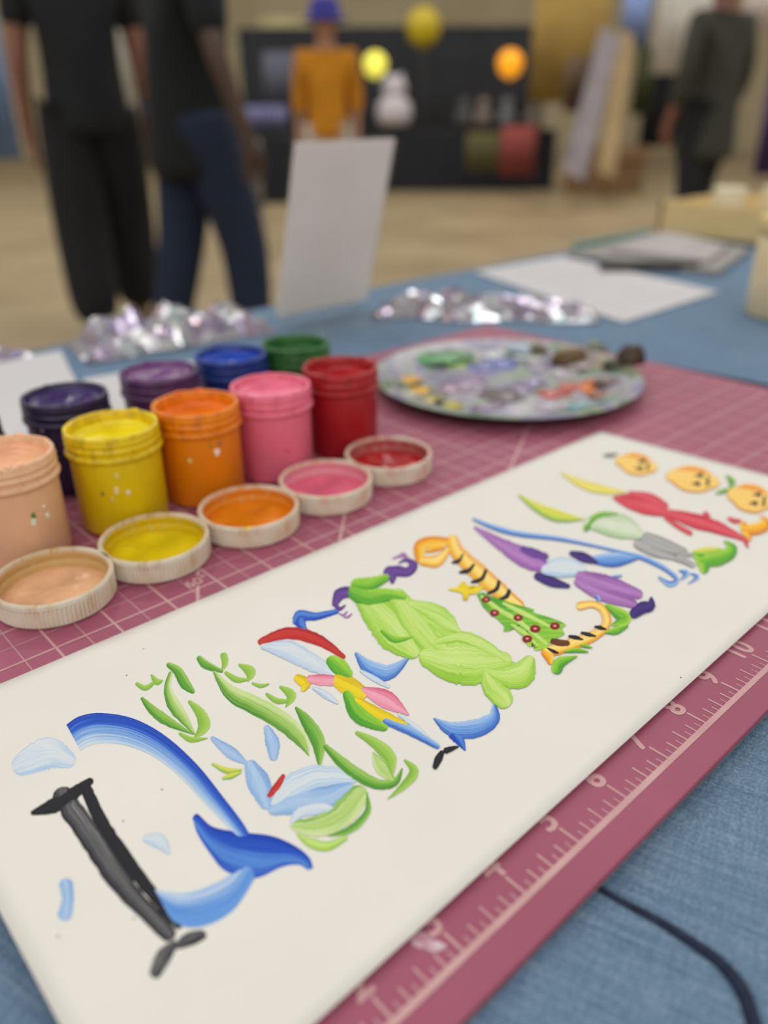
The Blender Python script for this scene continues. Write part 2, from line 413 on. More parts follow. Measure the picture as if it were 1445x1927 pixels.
def stroke(pts, wd, mt, cr=None, cap=True, jag=.07, name='brush_stroke'):
    """one brush stroke along pixel points of the sheet, wd = full widths"""
    if cr: pts = [(x/cr[2]+cr[0], y/cr[2]+cr[1]) for x, y in pts]; wd = [q/cr[2] for q in wd]
    v = [Vector((p[0], p[1], q)) for p, q in zip(pts, wd)]
    n = 30; s = crom(v, n)
    if cap:                                                   # rounded ends
        d0 = (s[0]-s[1]).to_2d().normalized()*s[0].z*.42; d1 = (s[-1]-s[-2]).to_2d().normalized()*s[-1].z*.42
        a = [Vector((s[0].x+d0.x*c, s[0].y+d0.y*c, s[0].z*q)) for c, q in ((1, .15), (.86, .5), (.5, .85))]
        z = [Vector((s[-1].x+d1.x*c, s[-1].y+d1.y*c, s[-1].z*q)) for c, q in ((.5, .85), (.86, .5), (1, .15))]
        s = a + s + z
    L, R2 = [], []; m = len(s)
    for i, p in enumerate(s):
        t = (s[min(i+1, m-1)]-s[max(i-1, 0)]).to_2d()
        t = t.normalized() if t.length > 1e-6 else Vector((1, 0)); nn = Vector((-t.y, t.x)); h = max(p.z, .6)/2
        j1 = 1+jag*2*noise.noise(Vector((i*.9, s[0].x, 0))); j2 = 1+jag*2*noise.noise(Vector((i*.9, s[0].x, 9)))
        L.append((p.x+nn.x*h*j1, p.y+nn.y*h*j1)); R2.append((p.x-nn.x*h*j2, p.y-nn.y*h*j2))
    return obj(name, ribbon_mesh(L, R2), mt, sheet)
def band(ea, eb, mt, cr=None, name='brush_stroke'):
    """brush stroke given by its two painted edges"""
    if cr: ea = [(x/cr[2]+cr[0], y/cr[2]+cr[1]) for x, y in ea]; eb = [(x/cr[2]+cr[0], y/cr[2]+cr[1]) for x, y in eb]
    A = crom([Vector((p[0], p[1], 0)) for p in ea], 36); B = crom([Vector((p[0], p[1], 0)) for p in eb], 36)
    return obj(name, ribbon_mesh([(p.x, p.y) for p in A], [(p.x, p.y) for p in B]), mt, sheet)
C1 = (0, 1300, 3.4405); C2 = (230, 1220, 2.535); C3 = (470, 1000, 2.4914); C4 = (770, 900, 2.4914); C5 = (1000, 800, 3.247)
DB, MB, LB, WB, PB = (20, 62, 176), (44, 98, 205), (128, 172, 226), (222, 228, 230), (176, 203, 232)
m_blueD = paint((DB, MB, LB, (205, 220, 232)), .45); m_tail = paint((DB, (36, 84, 196), (90, 145, 222), (30, 74, 190)), .4)
m_blue2 = paint(((196, 214, 234), LB, (84, 140, 220), (110, 160, 226)), .45)
m_pb = paint(((168, 198, 232), (206, 220, 232), (220, 226, 228), (178, 204, 232)), .7); m_pbs = paint(((134, 174, 224), (180, 206, 236), (120, 164, 220)), .7)
m_blk = paint(((30, 30, 36), (36, 36, 42), (34, 34, 40)), .3); m_gry = paint(((30, 30, 36), (62, 62, 68), (112, 112, 114), (40, 40, 46)), .7, .25)
GD, GM, GL, GP = (62, 138, 40), (108, 172, 62), (160, 200, 96), (212, 228, 168)
m_g1 = paint((GD, GM, GL), .6); m_g2 = paint((GD, GL, GP), .6); m_g3 = paint(((126, 178, 66), (150, 196, 74), (172, 208, 104)), .5); m_g4 = paint((GP, GL, (200, 220, 146), GM), .6)
m_lime = paint(((142, 196, 50), (184, 220, 104), (206, 230, 140), (160, 208, 74)), .6); m_lime2 = paint(((60, 150, 40), (120, 190, 56), (170, 214, 70)), .6)
m_red = paint(((186, 30, 38), (206, 62, 56), (168, 24, 34)), .5); m_red2 = paint(((206, 50, 72), (226, 96, 110), (196, 36, 62)), .7)
m_pink = paint(((232, 140, 168), (240, 172, 190), (216, 96, 136)), .5); m_yel = paint(((226, 196, 10), (240, 216, 40), (206, 172, 6)), .5)
m_org = paint(((226, 140, 22), (248, 206, 84), (250, 226, 140), (232, 150, 24)), .35); m_org2 = paint(((220, 122, 12), (244, 176, 40), (250, 214, 90)), .5)
m_pur = paint(((70, 40, 120), (112, 76, 160), (88, 50, 136)), .6); m_pur2 = paint(((150, 90, 168), (186, 136, 200), (136, 76, 156)), .8); m_dpur = paint(((52, 36, 110), (72, 52, 130), (46, 30, 100)), .5)
m_bl3 = paint(((40, 90, 190), (110, 160, 226), (170, 200, 236)), .5); m_ygl = paint(((110, 170, 80), (206, 220, 90), (222, 214, 70)), .5)
m_pgr = paint(((168, 202, 150), (212, 224, 200), (222, 226, 208), (170, 200, 156)), .8); m_greys = paint(((150, 150, 152), (186, 186, 186), (130, 130, 132)), .8)
m_brn = paint(((92, 50, 26), (110, 62, 34)), .4); m_dred = paint(((150, 40, 36), (126, 30, 30)), .3)
# first letter: plain dark stem and a round blue bowl ending in a fluke
stroke([(40, 1440), (90, 1418), (128, 1430)], [42, 60, 34], m_pb)
stroke([(118, 1498), (168, 1572), (232, 1668), (318, 1758)], [40, 44, 42, 30], m_gry, jag=.1)
stroke([(160, 1480), (196, 1556), (262, 1650), (336, 1742)], [22, 26, 26, 16], m_blk, jag=.1)
stroke([(62, 1530), (110, 1512), (170, 1470)], [10, 30, 14], m_blk)
stroke([(292, 1832), (308, 1800), (328, 1776)], [22, 30, 14], m_gry); stroke([(334, 1780), (356, 1768), (380, 1760)], [14, 26, 20], m_gry)
stroke([(276, 1578), (300, 1584), (318, 1606)], [18, 28, 8], m_pb); stroke([(124, 1664), (128, 1692), (122, 1722)], [26, 22, 26], m_pbs)
band([(125, 1364), (150, 1348), (190, 1342), (250, 1352), (310, 1384), (370, 1438), (420, 1500), (455, 1546), (474, 1578)],
     [(152, 1413), (165, 1405), (190, 1399), (232, 1402), (282, 1420), (332, 1456), (382, 1508), (424, 1552), (452, 1584)], m_blueD)
band([(291, 1674), (340, 1680), (390, 1668), (440, 1640), (464, 1596)], [(304, 1698), (330, 1738), (380, 1744), (440, 1712), (487, 1640)], m_blue2)
band([(362, 1540), (372, 1532), (400, 1556), (450, 1566), (510, 1573), (555, 1592), (582, 1614), (589, 1634)], [(364, 1546), (372, 1570), (395, 1606), (425, 1640), (480, 1653), (530, 1632), (562, 1628), (580, 1638)], m_tail)
# second letter: green leaves with pale blue washes
for pts, wd, mt in (
    ([(70, 170), (110, 190), (150, 165)], [18, 26, 16], m_g3), ([(140, 128), (165, 160), (190, 155)], [10, 32, 10], m_g3),
    ([(232, 120), (216, 190), (245, 270), (295, 340), (348, 412)], [20, 34, 62, 46, 6], m_g2), ([(222, 80), (265, 110), (300, 170), (336, 206)], [26, 44, 50, 24], m_g1),
    ([(95, 240), (150, 300), (220, 350), (340, 412)], [16, 44, 46, 4], m_g1), ([(322, 256), (372, 310), (390, 370), (350, 425)], [18, 48, 58, 12], m_g3), ([(275, 408), (330, 436), (405, 430)], [14, 28, 6], m_g3),
    ([(485, 35), (490, 70), (474, 112)], [34, 30, 6], m_g3), ([(368, 48), (400, 80), (475, 110)], [28, 40, 16], m_g1), ([(495, 118), (545, 150), (600, 150)], [18, 30, 10], m_g3), ([(560, 80), (610, 112), (600, 158)], [14, 52, 6], m_g3), ([(622, 168), (660, 180), (698, 172)], [12, 20, 8], m_g3),
    ([(440, 115), (520, 215), (640, 275), (760, 345), (850, 430), (890, 512)], [14, 70, 90, 90, 70, 6], m_g2), ([(830, 285), (880, 350), (935, 450), (940, 580)], [14, 56, 66, 4], m_g1),
    ([(690, 220), (740, 252), (800, 250)], [16, 28, 12], m_g3), ([(755, 185), (806, 225), (780, 282)], [14, 46, 4], m_g3),
    ([(430, 430), (520, 500), (590, 548)], [20, 56, 16], m_pbs), ([(690, 380), (716, 450), (722, 520)], [30, 66, 40], m_pbs), ([(612, 560), (650, 640), (690, 740)], [60, 110, 70], m_pbs),
    ([(730, 742), (800, 670), (930, 612), (1100, 618)], [60, 120, 110, 60], m_pb), ([(720, 770), (820, 740), (950, 720), (1080, 660)], [60, 110, 110, 50], m_pbs), ([(810, 842), (850, 780), (940, 760), (1000, 770)], [20, 60, 70, 30], m_pb),
    ([(700, 705), (740, 660), (768, 610)], [26, 36, 20], m_red), ([(430, 552), (500, 585), (568, 580)], [10, 28, 8], m_ygl), ([(480, 622), (520, 610), (566, 592)], [12, 26, 8], m_ygl),
    ([(826, 848), (930, 850), (1040, 800), (1130, 700)], [50, 100, 120, 100], m_g4), ([(1165, 690), (1170, 780), (1090, 866), (985, 896)], [8, 30, 34, 8], m_g1), ([(835, 888), (900, 930), (980, 945), (1066, 906)], [10, 44, 44, 22], m_lime),
    ([(1196, 500), (1240, 570), (1300, 640)], [8, 70, 8], m_g4), ([(1120, 405), (1200, 450), (1275, 520), (1290, 612)], [20, 46, 60, 4], m_g3), ([(970, 470), (1050, 548), (1130, 608), (1220, 650), (1300, 640), (1335, 575)], [24, 52, 58, 50, 36, 6], m_g1),
    ([(1348, 535), (1392, 590), (1340, 660), (1265, 722)], [10, 44, 34, 3], m_g3)):
    stroke(pts, wd, mt, C2)
# third and fourth letters
for pts, wd, mt in (
    ([(240, 400), (238, 430), (258, 462)], [50, 50, 24], m_tail), ([(210, 430), (236, 395), (310, 400), (408, 376)], [20, 50, 36, 24], m_tail),
    ([(500, 575), (560, 640), (650, 662), (738, 600)], [18, 70, 72, 16], m_bl3), ([(960, 950), (985, 985), (1008, 1026)], [60, 44, 10], m_tail), ([(865, 880), (950, 930), (1060, 925), (1140, 880), (1146, 815)], [10, 70, 86, 64, 14], m_bl3),
    ([(64, 540), (180, 560), (300, 620), (420, 690)], [30, 90, 80, 24], m_pb), ([(50, 520), (180, 478), (320, 510), (440, 590)], [30, 56, 52, 20], m_red),
    ([(300, 735), (360, 770), (410, 806)], [16, 34, 12], m_pb), ([(520, 655), (580, 690), (650, 730)], [12, 26, 14], m_pb), ([(225, 690), (260, 715), (250, 745)], [40, 50, 20], m_yel),
    ([(280, 695), (340, 698), (420, 700)], [36, 54, 50], m_pink), ([(385, 610), (420, 640), (460, 670)], [60, 84, 50], m_lime2), ([(415, 700), (470, 730), (520, 760)], [70, 90, 70], m_yel),
    ([(530, 745), (640, 790), (744, 862)], [30, 84, 8], m_pink), ([(460, 765), (520, 860), (630, 920)], [50, 90, 40], m_lime2), ([(500, 790), (610, 860), (730, 905)], [30, 52, 20], m_yel),
    ([(640, 890), (760, 940), (880, 1010)], [40, 44, 26], m_bl3), ([(700, 860), (780, 920), (830, 960)], [14, 22, 8], m_pb), ([(920, 1030), (950, 1020), (976, 1012)], [30, 22, 8], m_blk), ([(868, 1108), (884, 1070), (900, 1040)], [24, 36, 24], m_blk),
    ([(490, 285), (425, 295), (398, 345)], [46, 56, 26], m_pur), ([(398, 340), (420, 365), (446, 350)], [22, 18, 8], m_pur), ([(418, 388), (440, 394), (456, 378)], [4, 10, 6], m_pur2), ([(440, 405), (462, 402), (478, 388)], [4, 10, 6], m_pur2),
    ([(655, 190), (668, 215), (668, 240)], [60, 40, 20], m_pur), ([(645, 195), (690, 188), (740, 192), (768, 160), (735, 136), (700, 150)], [46, 52, 44, 38, 18, 8], m_pur), ([(670, 130), (705, 118), (740, 128)], [6, 12, 6], m_pur2), ([(706, 106), (724, 108), (738, 120)], [5, 10, 6], m_pur2),
    ([(550, 330), (610, 400), (690, 490), (760, 560)], [110, 150, 170, 90], m_lime), ([(760, 350), (850, 400), (930, 450), (975, 470)], [60, 130, 110, 30], m_lime), ([(690, 310), (760, 420), (830, 500), (900, 560)], [90, 140, 130, 110], m_lime),
    ([(840, 590), (940, 610), (1060, 620), (1190, 610)], [110, 190, 200, 90], m_lime), ([(880, 520), (990, 500), (1100, 540), (1200, 610)], [40, 60, 60, 30], m_lime),
    ([(500, 285), (560, 310), (650, 300), (720, 310)], [90, 90, 60, 40], m_lime2), ([(500, 250), (560, 250), (640, 220)], [60, 64, 36], m_lime2), ([(620, 470), (680, 510), (760, 500)], [20, 34, 8], m_lime2),
    ([(1100, 650), (1130, 720), (1190, 790)], [16, 90, 96], m_lime), ([(1095, 650), (1180, 680), (1270, 670), (1310, 610)], [10, 90, 130, 60], m_lime)):
    stroke(pts, wd, mt, C3)
# fifth letter: striped stem with a decorated fir tree across it; sixth: violet with a long blue line
for pts, wd, mt in (
    ([(190, 300), (110, 296), (50, 320), (50, 380)], [34, 44, 52, 44], m_org2), ([(60, 390), (130, 390), (180, 340)], [40, 56, 24], m_org), ([(80, 345), (120, 330), (160, 325)], [16, 36, 20], m_org2),
    ([(202, 290), (222, 345), (300, 420), (400, 510), (515, 605)], [54, 66, 78, 78, 56], m_org)):
    stroke(pts, wd, mt, C4)
for pts in ([(202, 398), (235, 388), (250, 362)], [(236, 444), (280, 434), (302, 408)], [(292, 490), (340, 474), (358, 436)], [(368, 542), (408, 524), (420, 488)], [(418, 572), (455, 558), (468, 530)]):
    stroke(pts, [10, 26, 18], m_blk, C4)
def patch(pts, mt, cr, smoothn=None, name='brush_stroke', dome=.0012):
    LAYER[0] += 1; off = .002 + .00015*LAYER[0]
    pp = [(x/cr[2]+cr[0], y/cr[2]+cr[1]) for x, y in pts]; cx = sum(p[0] for p in pp)/len(pp); cy = sum(p[1] for p in pp)/len(pp)
    x0, x1 = min(p[0] for p in pp), max(p[0] for p in pp); y0, y1 = min(p[1] for p in pp), max(p[1] for p in pp)
    bm = bmesh.new(); uvl = bm.loops.layers.uv.new('UVMap'); rings = []
    def V(u, v, h):
        q = PP(u, v); return (bm.verts.new(si(q.x, q.y, zp(q.x, q.y)+off+h)), ((u-x0)/(x1-x0), (v-y0)/(y1-y0)))
    for fr, h in ((1, 0), (.85, dome*.8), (.5, dome)):
        rings.append([V(cx+(p[0]-cx)*fr, cy+(p[1]-cy)*fr, h) for p in pp])
    c = V(cx, cy, dome); n = len(pp); fs = []
    for A, B in zip(rings, rings[1:]):
        for s in range(n): fs.append((A[s], A[(s+1) % n], B[(s+1) % n], B[s]))
    for s in range(n): fs.append((rings[-1][s], rings[-1][(s+1) % n], c))
    for q in fs:
        f = bm.faces.new([x[0] for x in q]); f.smooth = True
        for lp, x in zip(f.loops, q): lp[uvl].uv = x[1]
    return obj(name, mesh(bm), mt, sheet)
def oval(cx, cy, a, b, ang=0, n=20, jag=.0):
    ca, sa = math.cos(ang), math.sin(ang)
    return [(cx+a*math.cos(t)*ca-b*math.sin(t)*sa, cy+a*math.cos(t)*sa+b*math.sin(t)*ca) for t in (2*math.pi*k/n for k in range(n))]
for pts, wd, mt in (
    ([(645, 818), (740, 788), (850, 748), (922, 690), (910, 622), (860, 594), (800, 602)], [50, 56, 50, 44, 38, 32, 40], m_org), ([(632, 818), (655, 840), (660, 866)], [30, 44, 24], m_org2)):
    stroke(pts, wd, mt, C4)
for pts in ([(650, 802), (675, 815), (696, 822)], [(750, 744), (780, 752), (812, 760)], [(808, 728), (840, 738), (872, 744)], [(872, 700), (896, 706), (920, 712)]):
    stroke(pts, [12, 24, 12], m_blk, C4)
stroke([(672, 766), (705, 776), (742, 778)], [28, 34, 28], m_brn, C4)
patch([(318, 548), (345, 538), (380, 555), (430, 572), (480, 590), (528, 602), (585, 618), (580, 632), (640, 650), (705, 672), (735, 690), (715, 705), (728, 735), (690, 752), (660, 770), (650, 800), (618, 806), (590, 812), (588, 790), (560, 792), (538, 762), (528, 730), (500, 702), (480, 700), (470, 718), (442, 722), (446, 696), (410, 660), (380, 640), (345, 605)], m_lime2, C4)
for pts, wd in (([(340, 560), (420, 620), (520, 680), (640, 780)], [20, 40, 40, 20]), ([(440, 590), (540, 640), (660, 700)], [16, 34, 20]), ([(480, 690), (540, 730), (600, 790)], [14, 30, 10])):
    stroke(pts, wd, m_lime, C4)
for x, y, s in ((360, 573, 22), (400, 635, 23), (510, 658, 23), (590, 710, 26), (682, 697, 24), (553, 757, 24)):
    patch(oval(x, y, s, s*.74), m_dred, C4, name='painted_bauble', dome=.002); patch(oval(x, y, s*.45, s*.3), m_pink, C4, name='painted_bauble', dome=.002)
patch([(176, 524), (200, 518), (226, 516), (246, 490), (262, 488), (270, 508), (300, 506), (330, 516), (345, 502), (350, 512), (318, 544), (278, 548), (274, 574), (252, 576), (252, 546), (226, 534), (200, 530)], m_yel, C4, name='painted_star')
for pts, wd, mt in (
    ([(926, 602), (985, 640), (1010, 665), (950, 692)], [20, 54, 56, 8], m_lime2), ([(918, 728), (970, 718), (1020, 696)], [6, 34, 14], m_lime2), ([(690, 900), (710, 866), (786, 838)], [50, 50, 5], m_lime2), ([(728, 818), (780, 810), (838, 818)], [8, 22, 6], m_lime2), ([(798, 786), (825, 790), (856, 798)], [5, 16, 5], m_lime2),
    ([(850, 385), (960, 385), (1080, 372)], [30, 70, 16], m_bl3), ([(300, 194), (400, 235), (520, 265), (700, 286), (850, 316), (1000, 350), (1100, 378), (1200, 428), (1256, 478), (1220, 500), (1170, 468)], [10, 24, 24, 20, 14, 14, 24, 22, 20, 26, 10], m_bl3),
    ([(1266, 436), (1300, 448), (1270, 482)], [8, 26, 3], m_bl3), ([(1320, 450), (1350, 466), (1305, 500)], [6, 18, 3], m_bl3),
    ([(308, 234), (430, 312), (550, 380), (640, 420)], [12, 56, 90, 50], m_pur2), ([(530, 340), (580, 360), (640, 370)], [40, 56, 30], m_pur), ([(640, 430), (720, 420), (800, 430)], [60, 96, 60], m_pb), ([(760, 355), (820, 375), (880, 400)], [24, 46, 14], m_dpur), ([(600, 462), (670, 490), (745, 510)], [36, 46, 20], m_dpur),
    ([(800, 460), (930, 500), (1075, 548)], [50, 80, 44], m_pur2), ([(790, 490), (910, 545), (1050, 592)], [40, 70, 40], m_pur2), ([(1052, 640), (1090, 612), (1130, 602), (1134, 566)], [46, 58, 46, 14], m_dpur), ([(945, 466), (970, 464), (996, 460)], [8, 14, 6], m_bl3), ([(872, 550), (884, 565), (886, 578)], [8, 22, 12], m_bl3)):
    stroke(pts, wd, mt, C4)
# seventh and eighth letters and the three pumpkins
for pts, wd, mt in (
    ([(-78, 432), (40, 510), (160, 560), (320, 580)], [10, 54, 70, 6], m_ygl), ([(350, 600), (450, 600), (570, 630), (650, 670)], [70, 140, 140, 70], m_pgr), ([(330, 640), (370, 590), (430, 555), (520, 550)], [30, 52, 44, 20], m_g1),
    ([(700, 678), (800, 715), (940, 770)], [40, 46, 24], m_greys), ([(650, 730), (760, 775), (880, 815)], [60, 70, 30], m_greys), ([(690, 705), (790, 745), (900, 780)], [50, 60, 30], m_greys), ([(880, 770), (930, 790), (975, 800)], [30, 30, 20], m_greys), ([(880, 822), (940, 838), (985, 862)], [24, 34, 30], m_greys),
    ([(1055, 890), (1050, 840), (1010, 800)], [50, 90, 50], m_lime2), ([(1040, 830), (1110, 820), (1190, 800), (1225, 760), (1178, 712)], [60, 100, 80, 60, 8], m_lime2), ([(990, 780), (1070, 775), (1150, 760)], [20, 44, 14], m_ygl),
    ([(180, 294), (300, 360), (430, 398), (580, 416)], [8, 44, 50, 6], paint(((226, 216, 90), (238, 228, 120), (220, 200, 70)), .5)), ([(505, 448), (600, 470), (720, 500), (830, 545)], [20, 90, 110, 40], m_red2), ([(600, 420), (720, 450), (820, 500)], [24, 60, 40], m_red2),
    ([(850, 545), (1000, 590), (1150, 635), (1320, 712)], [50, 90, 70, 16], m_red2), ([(820, 570), (890, 620), (970, 665)], [24, 28, 30], m_red2), ([(1060, 545), (1080, 562)], [30, 26], m_red2), ([(1205, 575), (1240, 590), (1275, 590)], [20, 30, 16], m_red2), ([(1310, 720), (1318, 748)], [26, 14], m_red2),
    ([(1336, 705), (1310, 650), (1290, 610)], [16, 60, 40], m_org2), ([(1300, 640), (1370, 640), (1430, 610), (1400, 558)], [50, 70, 60, 6], m_org2), ([(1125, 424), (1170, 408), (1215, 396)], [6, 24, 12], m_g1), ([(1190, 312), (1225, 350), (1212, 392)], [8, 40, 10], m_g1), ([(445, 190), (480, 188), (520, 180)], [14, 22, 10], paint(((110, 110, 100), (140, 150, 120)), .4))):
    stroke(pts, wd, mt, C5)
m_pk = paint(((238, 160, 50), (248, 206, 104), (250, 222, 140), (240, 170, 60)), .4); m_pk2 = paint(((232, 118, 40), (246, 190, 80)), .4)
for cx, cy, a, bb, an in ((640, 243, 150, 56, .20), (985, 335, 190, 66, .15), (1340, 452, 170, 72, .22)):
    ca, sa = math.cos(an), math.sin(an)
    T_ = lambda x, y: (cx+x*ca-y*sa, cy+x*sa+y*ca)
    for k in (-2, 2, -1, 1, 0):
        yy = k*bb*.42; ln = a*math.sqrt(max(.1, 1-(k*.38)**2))
        stroke([T_(-ln*.8, yy*.62), T_(-ln*.35, yy), T_(ln*.35, yy), T_(ln*.8, yy*.62)], [bb*.5, bb*.6, bb*.6, bb*.5], m_pk2 if k == -2 else m_pk, C5)
    for px_, py_, q in ((.15, -.45, 1), (.1, .35, 1)): patch([T_(a*px_-34*q, bb*py_+12), T_(a*px_+26*q, bb*py_-20), T_(a*px_+36*q, bb*py_+18)], m_blk, C5, name='painted_eye', dome=.001)
    patch([T_(a*.42, -bb*.55), T_(a*.56, -bb*.25), T_(a*.5, 0), T_(a*.6, bb*.3), T_(a*.4, bb*.6), T_(a*.48, bb*.2), T_(a*.38, 0), T_(a*.46, -bb*.25)], m_blk, C5, name='painted_mouth', dome=.001)
m_speck = mottled('paint_speck', (70, 60, 56), (100, 90, 84), 900, .7)
for u, v in ((109, 1762), (238, 1271), (270, 1221), (1281, 1275), (252, 1728), (305, 1486), (232, 1545)):
    p = PP(u, v); obj('paint_speck', mesh(blob_bm(si(p.x, p.y, zp(p.x, p.y)), .013*I, .012*I, .006*I, 8, .2, u)), m_speck, sheet)

# ------------------------------------------------------------------ paint jars and lids
def plastic(name, c, dark, seed, grime=.5):
    m, nt, b = base(name, c, .38, 0, .5)
    f = noise_n(nt, 70, 5); g = noise_n(nt, 240, 3, (1, 1, .35))
    tc = N(nt, 'ShaderNodeTexCoord'); sp = N(nt, 'ShaderNodeSeparateXYZ'); nt.links.new(tc.outputs['Object'], sp.inputs[0])
    hi = mathn(nt, 'MULTIPLY', mathn(nt, 'SUBTRACT', sp.outputs[2], 1.5*I), 1/(.25*I), True)
    k = mathn(nt, 'MULTIPLY', ramp(nt, g, [(.45, (0, 0, 0)), (.62, (255, 255, 255))]), mathn(nt, 'ADD', mathn(nt, 'MULTIPLY', hi, grime), .06))
    c1 = mix(nt, ramp(nt, f, [(.4, (0, 0, 0)), (.75, (90, 90, 90))]), lin(c), lin(tuple(min(255, int(x*1.12+8)) for x in c)))
    nt.links.new(mix(nt, k, c1, lin(dark)), b.inputs['Base Color']); bump(nt, b, g, .12, .0006)
    return m
def wet(name, c, c2=None):
    m, nt, b = base(name, c, .25, 0, .36); f = noise_n(nt, 60, 4)
    nt.links.new(ramp(nt, f, [(.35, c), (.7, c2 or tuple(min(255, int(x*1.12+8)) for x in c))]), b.inputs['Base Color']); bump(nt, b, f, .5, .003)
    return m
def jar(name_col, label, x, y, c, dark, paintc, level=1.72, splats=(), seed=0, group='open paint jars on the mat'):
    t = empty('paint_jar', W(x, y, .008), label, 'paint jar', group)
    mp = plastic(name_col+'_jar_plastic', c, dark, seed); mw = wet(name_col+'_wet_paint', paintc)
    prof = [(0, 0), (.80, 0), (.87, .03), (.895, .09), (.895, 1.56), (.90, 1.60), (.955, 1.63), (.965, 1.67), (.955, 1.71), (.90, 1.74)]
    obj('jar_body', mesh(lathe([(r*I, z*I) for r, z in prof], 72)), mp, t, True)
    prof = [(.90, 1.735), (.905, 1.80), (.935, 1.825), (.94, 1.86), (.915, 1.89), (.905, 1.93), (.935, 1.96), (.94, 1.99), (.92, 2.03), (.93, 2.09), (.915, 2.13), (.86, 2.135), (.83, 2.10), (.82, 1.9), (.81, level-.1)]
    rn = random.Random(seed)
    obj('threaded_rim', mesh(lathe([(r*I, z*I) for r, z in prof], 96, wob=lambda s, k: .012*I*noise.noise(Vector((math.cos(s/96*6.283)*5+seed, math.sin(s/96*6.283)*5, k*.6))))), plastic(name_col+'_rim_paint', tuple(min(255, int(q*1.04)) for q in c), dark, seed+3, .4), t, True)
    bm = bmesh.new(); rings = []; n = 48
    for r in (.815, .78, .66, .48, .28, .1):
        ring = []
        for s in range(n):
            a = 6.2832*s/n; xx, yy = r*math.cos(a), r*math.sin(a)
            z = level + (.14 if r > .8 else .03 if r > .7 else 0) + .05*noise.noise(Vector((xx*2.4+seed, yy*2.4, 1))) + .02*noise.noise(Vector((xx*7+seed, yy*7, 3)))
            ring.append(bm.verts.new((xx*I, yy*I, z*I)))
        rings.append(ring)
    for A, B in zip(rings, rings[1:]):
        for s in range(n): bm.faces.new((A[s], A[(s+1) % n], B[(s+1) % n], B[s]))
    bm.faces.new(rings[-1])
    obj('paint_fill', mesh(bm), mw, t, True)
    ca = math.atan2(CAM.y-y, CAM.x-x)
    for k, (da, z, r, cc) in enumerate(splats):
        a = ca + da; rr = .893
        sb = blob_bm((0, 0, 0), r*.8*I, r*1.15*I, .035*I, 14, .25, k+seed); s = obj('paint_splash', mesh(sb), wet('splash_paint', cc), t, True)
        s.location = (rr*math.cos(a)*I, rr*math.sin(a)*I, z*I); s.rotation_euler = (math.pi/2, 0, a+math.pi/2)
    for k in range(7):                                  # dried crumbs of paint on the rim
        a = rn.uniform(0, 6.28); s = obj('dried_paint', mesh(blob_bm((.875*math.cos(a)*I, .875*math.sin(a)*I, 2.12*I), rn.uniform(.05, .14)*I, .04*I, rn.uniform(.02, .05)*I, 10, .3, k+seed, a+1.57)), mw, t, True)
    return t
W_ = (226, 216, 196)
jar('peach', 'peach paint jar in the front row, cut by the left edge of the picture', 2.8, 11.5, (230, 182, 146), (196, 150, 100), (226, 168, 132), 1.83, ((.32, 1.12, .05, (70, 120, 60)), (.30, 1.0, .07, (206, 210, 186)), (.62, 1.02, .06, (214, 200, 176)), (.58, 1.22, .03, W_)), 1)
jar('yellow', 'yellow paint jar with drips, behind the yellow lid', 4.95, 11.5, (222, 190, 2), (150, 120, 8), (228, 204, 10), 1.78, ((-.12, 1.06, .075, (224, 198, 130)), (.12, .98, .05, (214, 214, 190)), (-.05, 1.36, .07, (206, 186, 90)), (-.24, .88, .04, (206, 186, 120)), (-.42, 1.0, .035, (90, 84, 60))), 2)
jar('orange', 'orange paint jar with a white drip, behind the orange lid', 6.87, 11.5, (226, 128, 4), (176, 74, 16), (224, 112, 10), 1.74, ((.38, 1.27, .075, (226, 220, 206)), (-.28, 1.14, .055, (196, 190, 110)), (.46, 1.45, .04, (120, 90, 90)), (.24, 1.46, .04, (150, 130, 30))), 3)
jar('pink', 'pink paint jar behind the pink lid', 8.78, 11.42, (228, 112, 138), (196, 80, 108), (222, 110, 140), 1.86, ((.3, .82, .04, (190, 70, 90)),), 4)
jar('red', 'deep red paint jar at the right end of the front row', 10.88, 11.45, (164, 26, 34), (120, 16, 26), (166, 10, 18), 1.76, (), 5)
jar('navy', 'dark navy violet paint jar behind the yellow one', 5.05, 14.05, (40, 32, 66), (24, 20, 40), (52, 34, 92), 1.9, ((-.7, 1.62, .05, (200, 200, 206)),), 6)
jar('violet', 'violet paint jar in the back row behind the orange one', 7.45, 14.2, (84, 48, 94), (46, 26, 56), (100, 52, 110), 1.98, (), 7)
jar('blue', 'royal blue paint jar in the back row', 9.55, 14.3, (22, 52, 130), (12, 30, 84), (16, 62, 170), 1.86, (), 8)
jar('green', 'dark green paint jar at the right end of the back row', 11.45, 14.05, (44, 104, 46), (20, 56, 26), (36, 96, 40), 1.7, (), 9)
jar('brown', 'dark brown paint jar at the far left edge of the back row', 2.62, 13.95, (74, 54, 44), (44, 32, 26), (90, 64, 50), 1.8, (), 10)

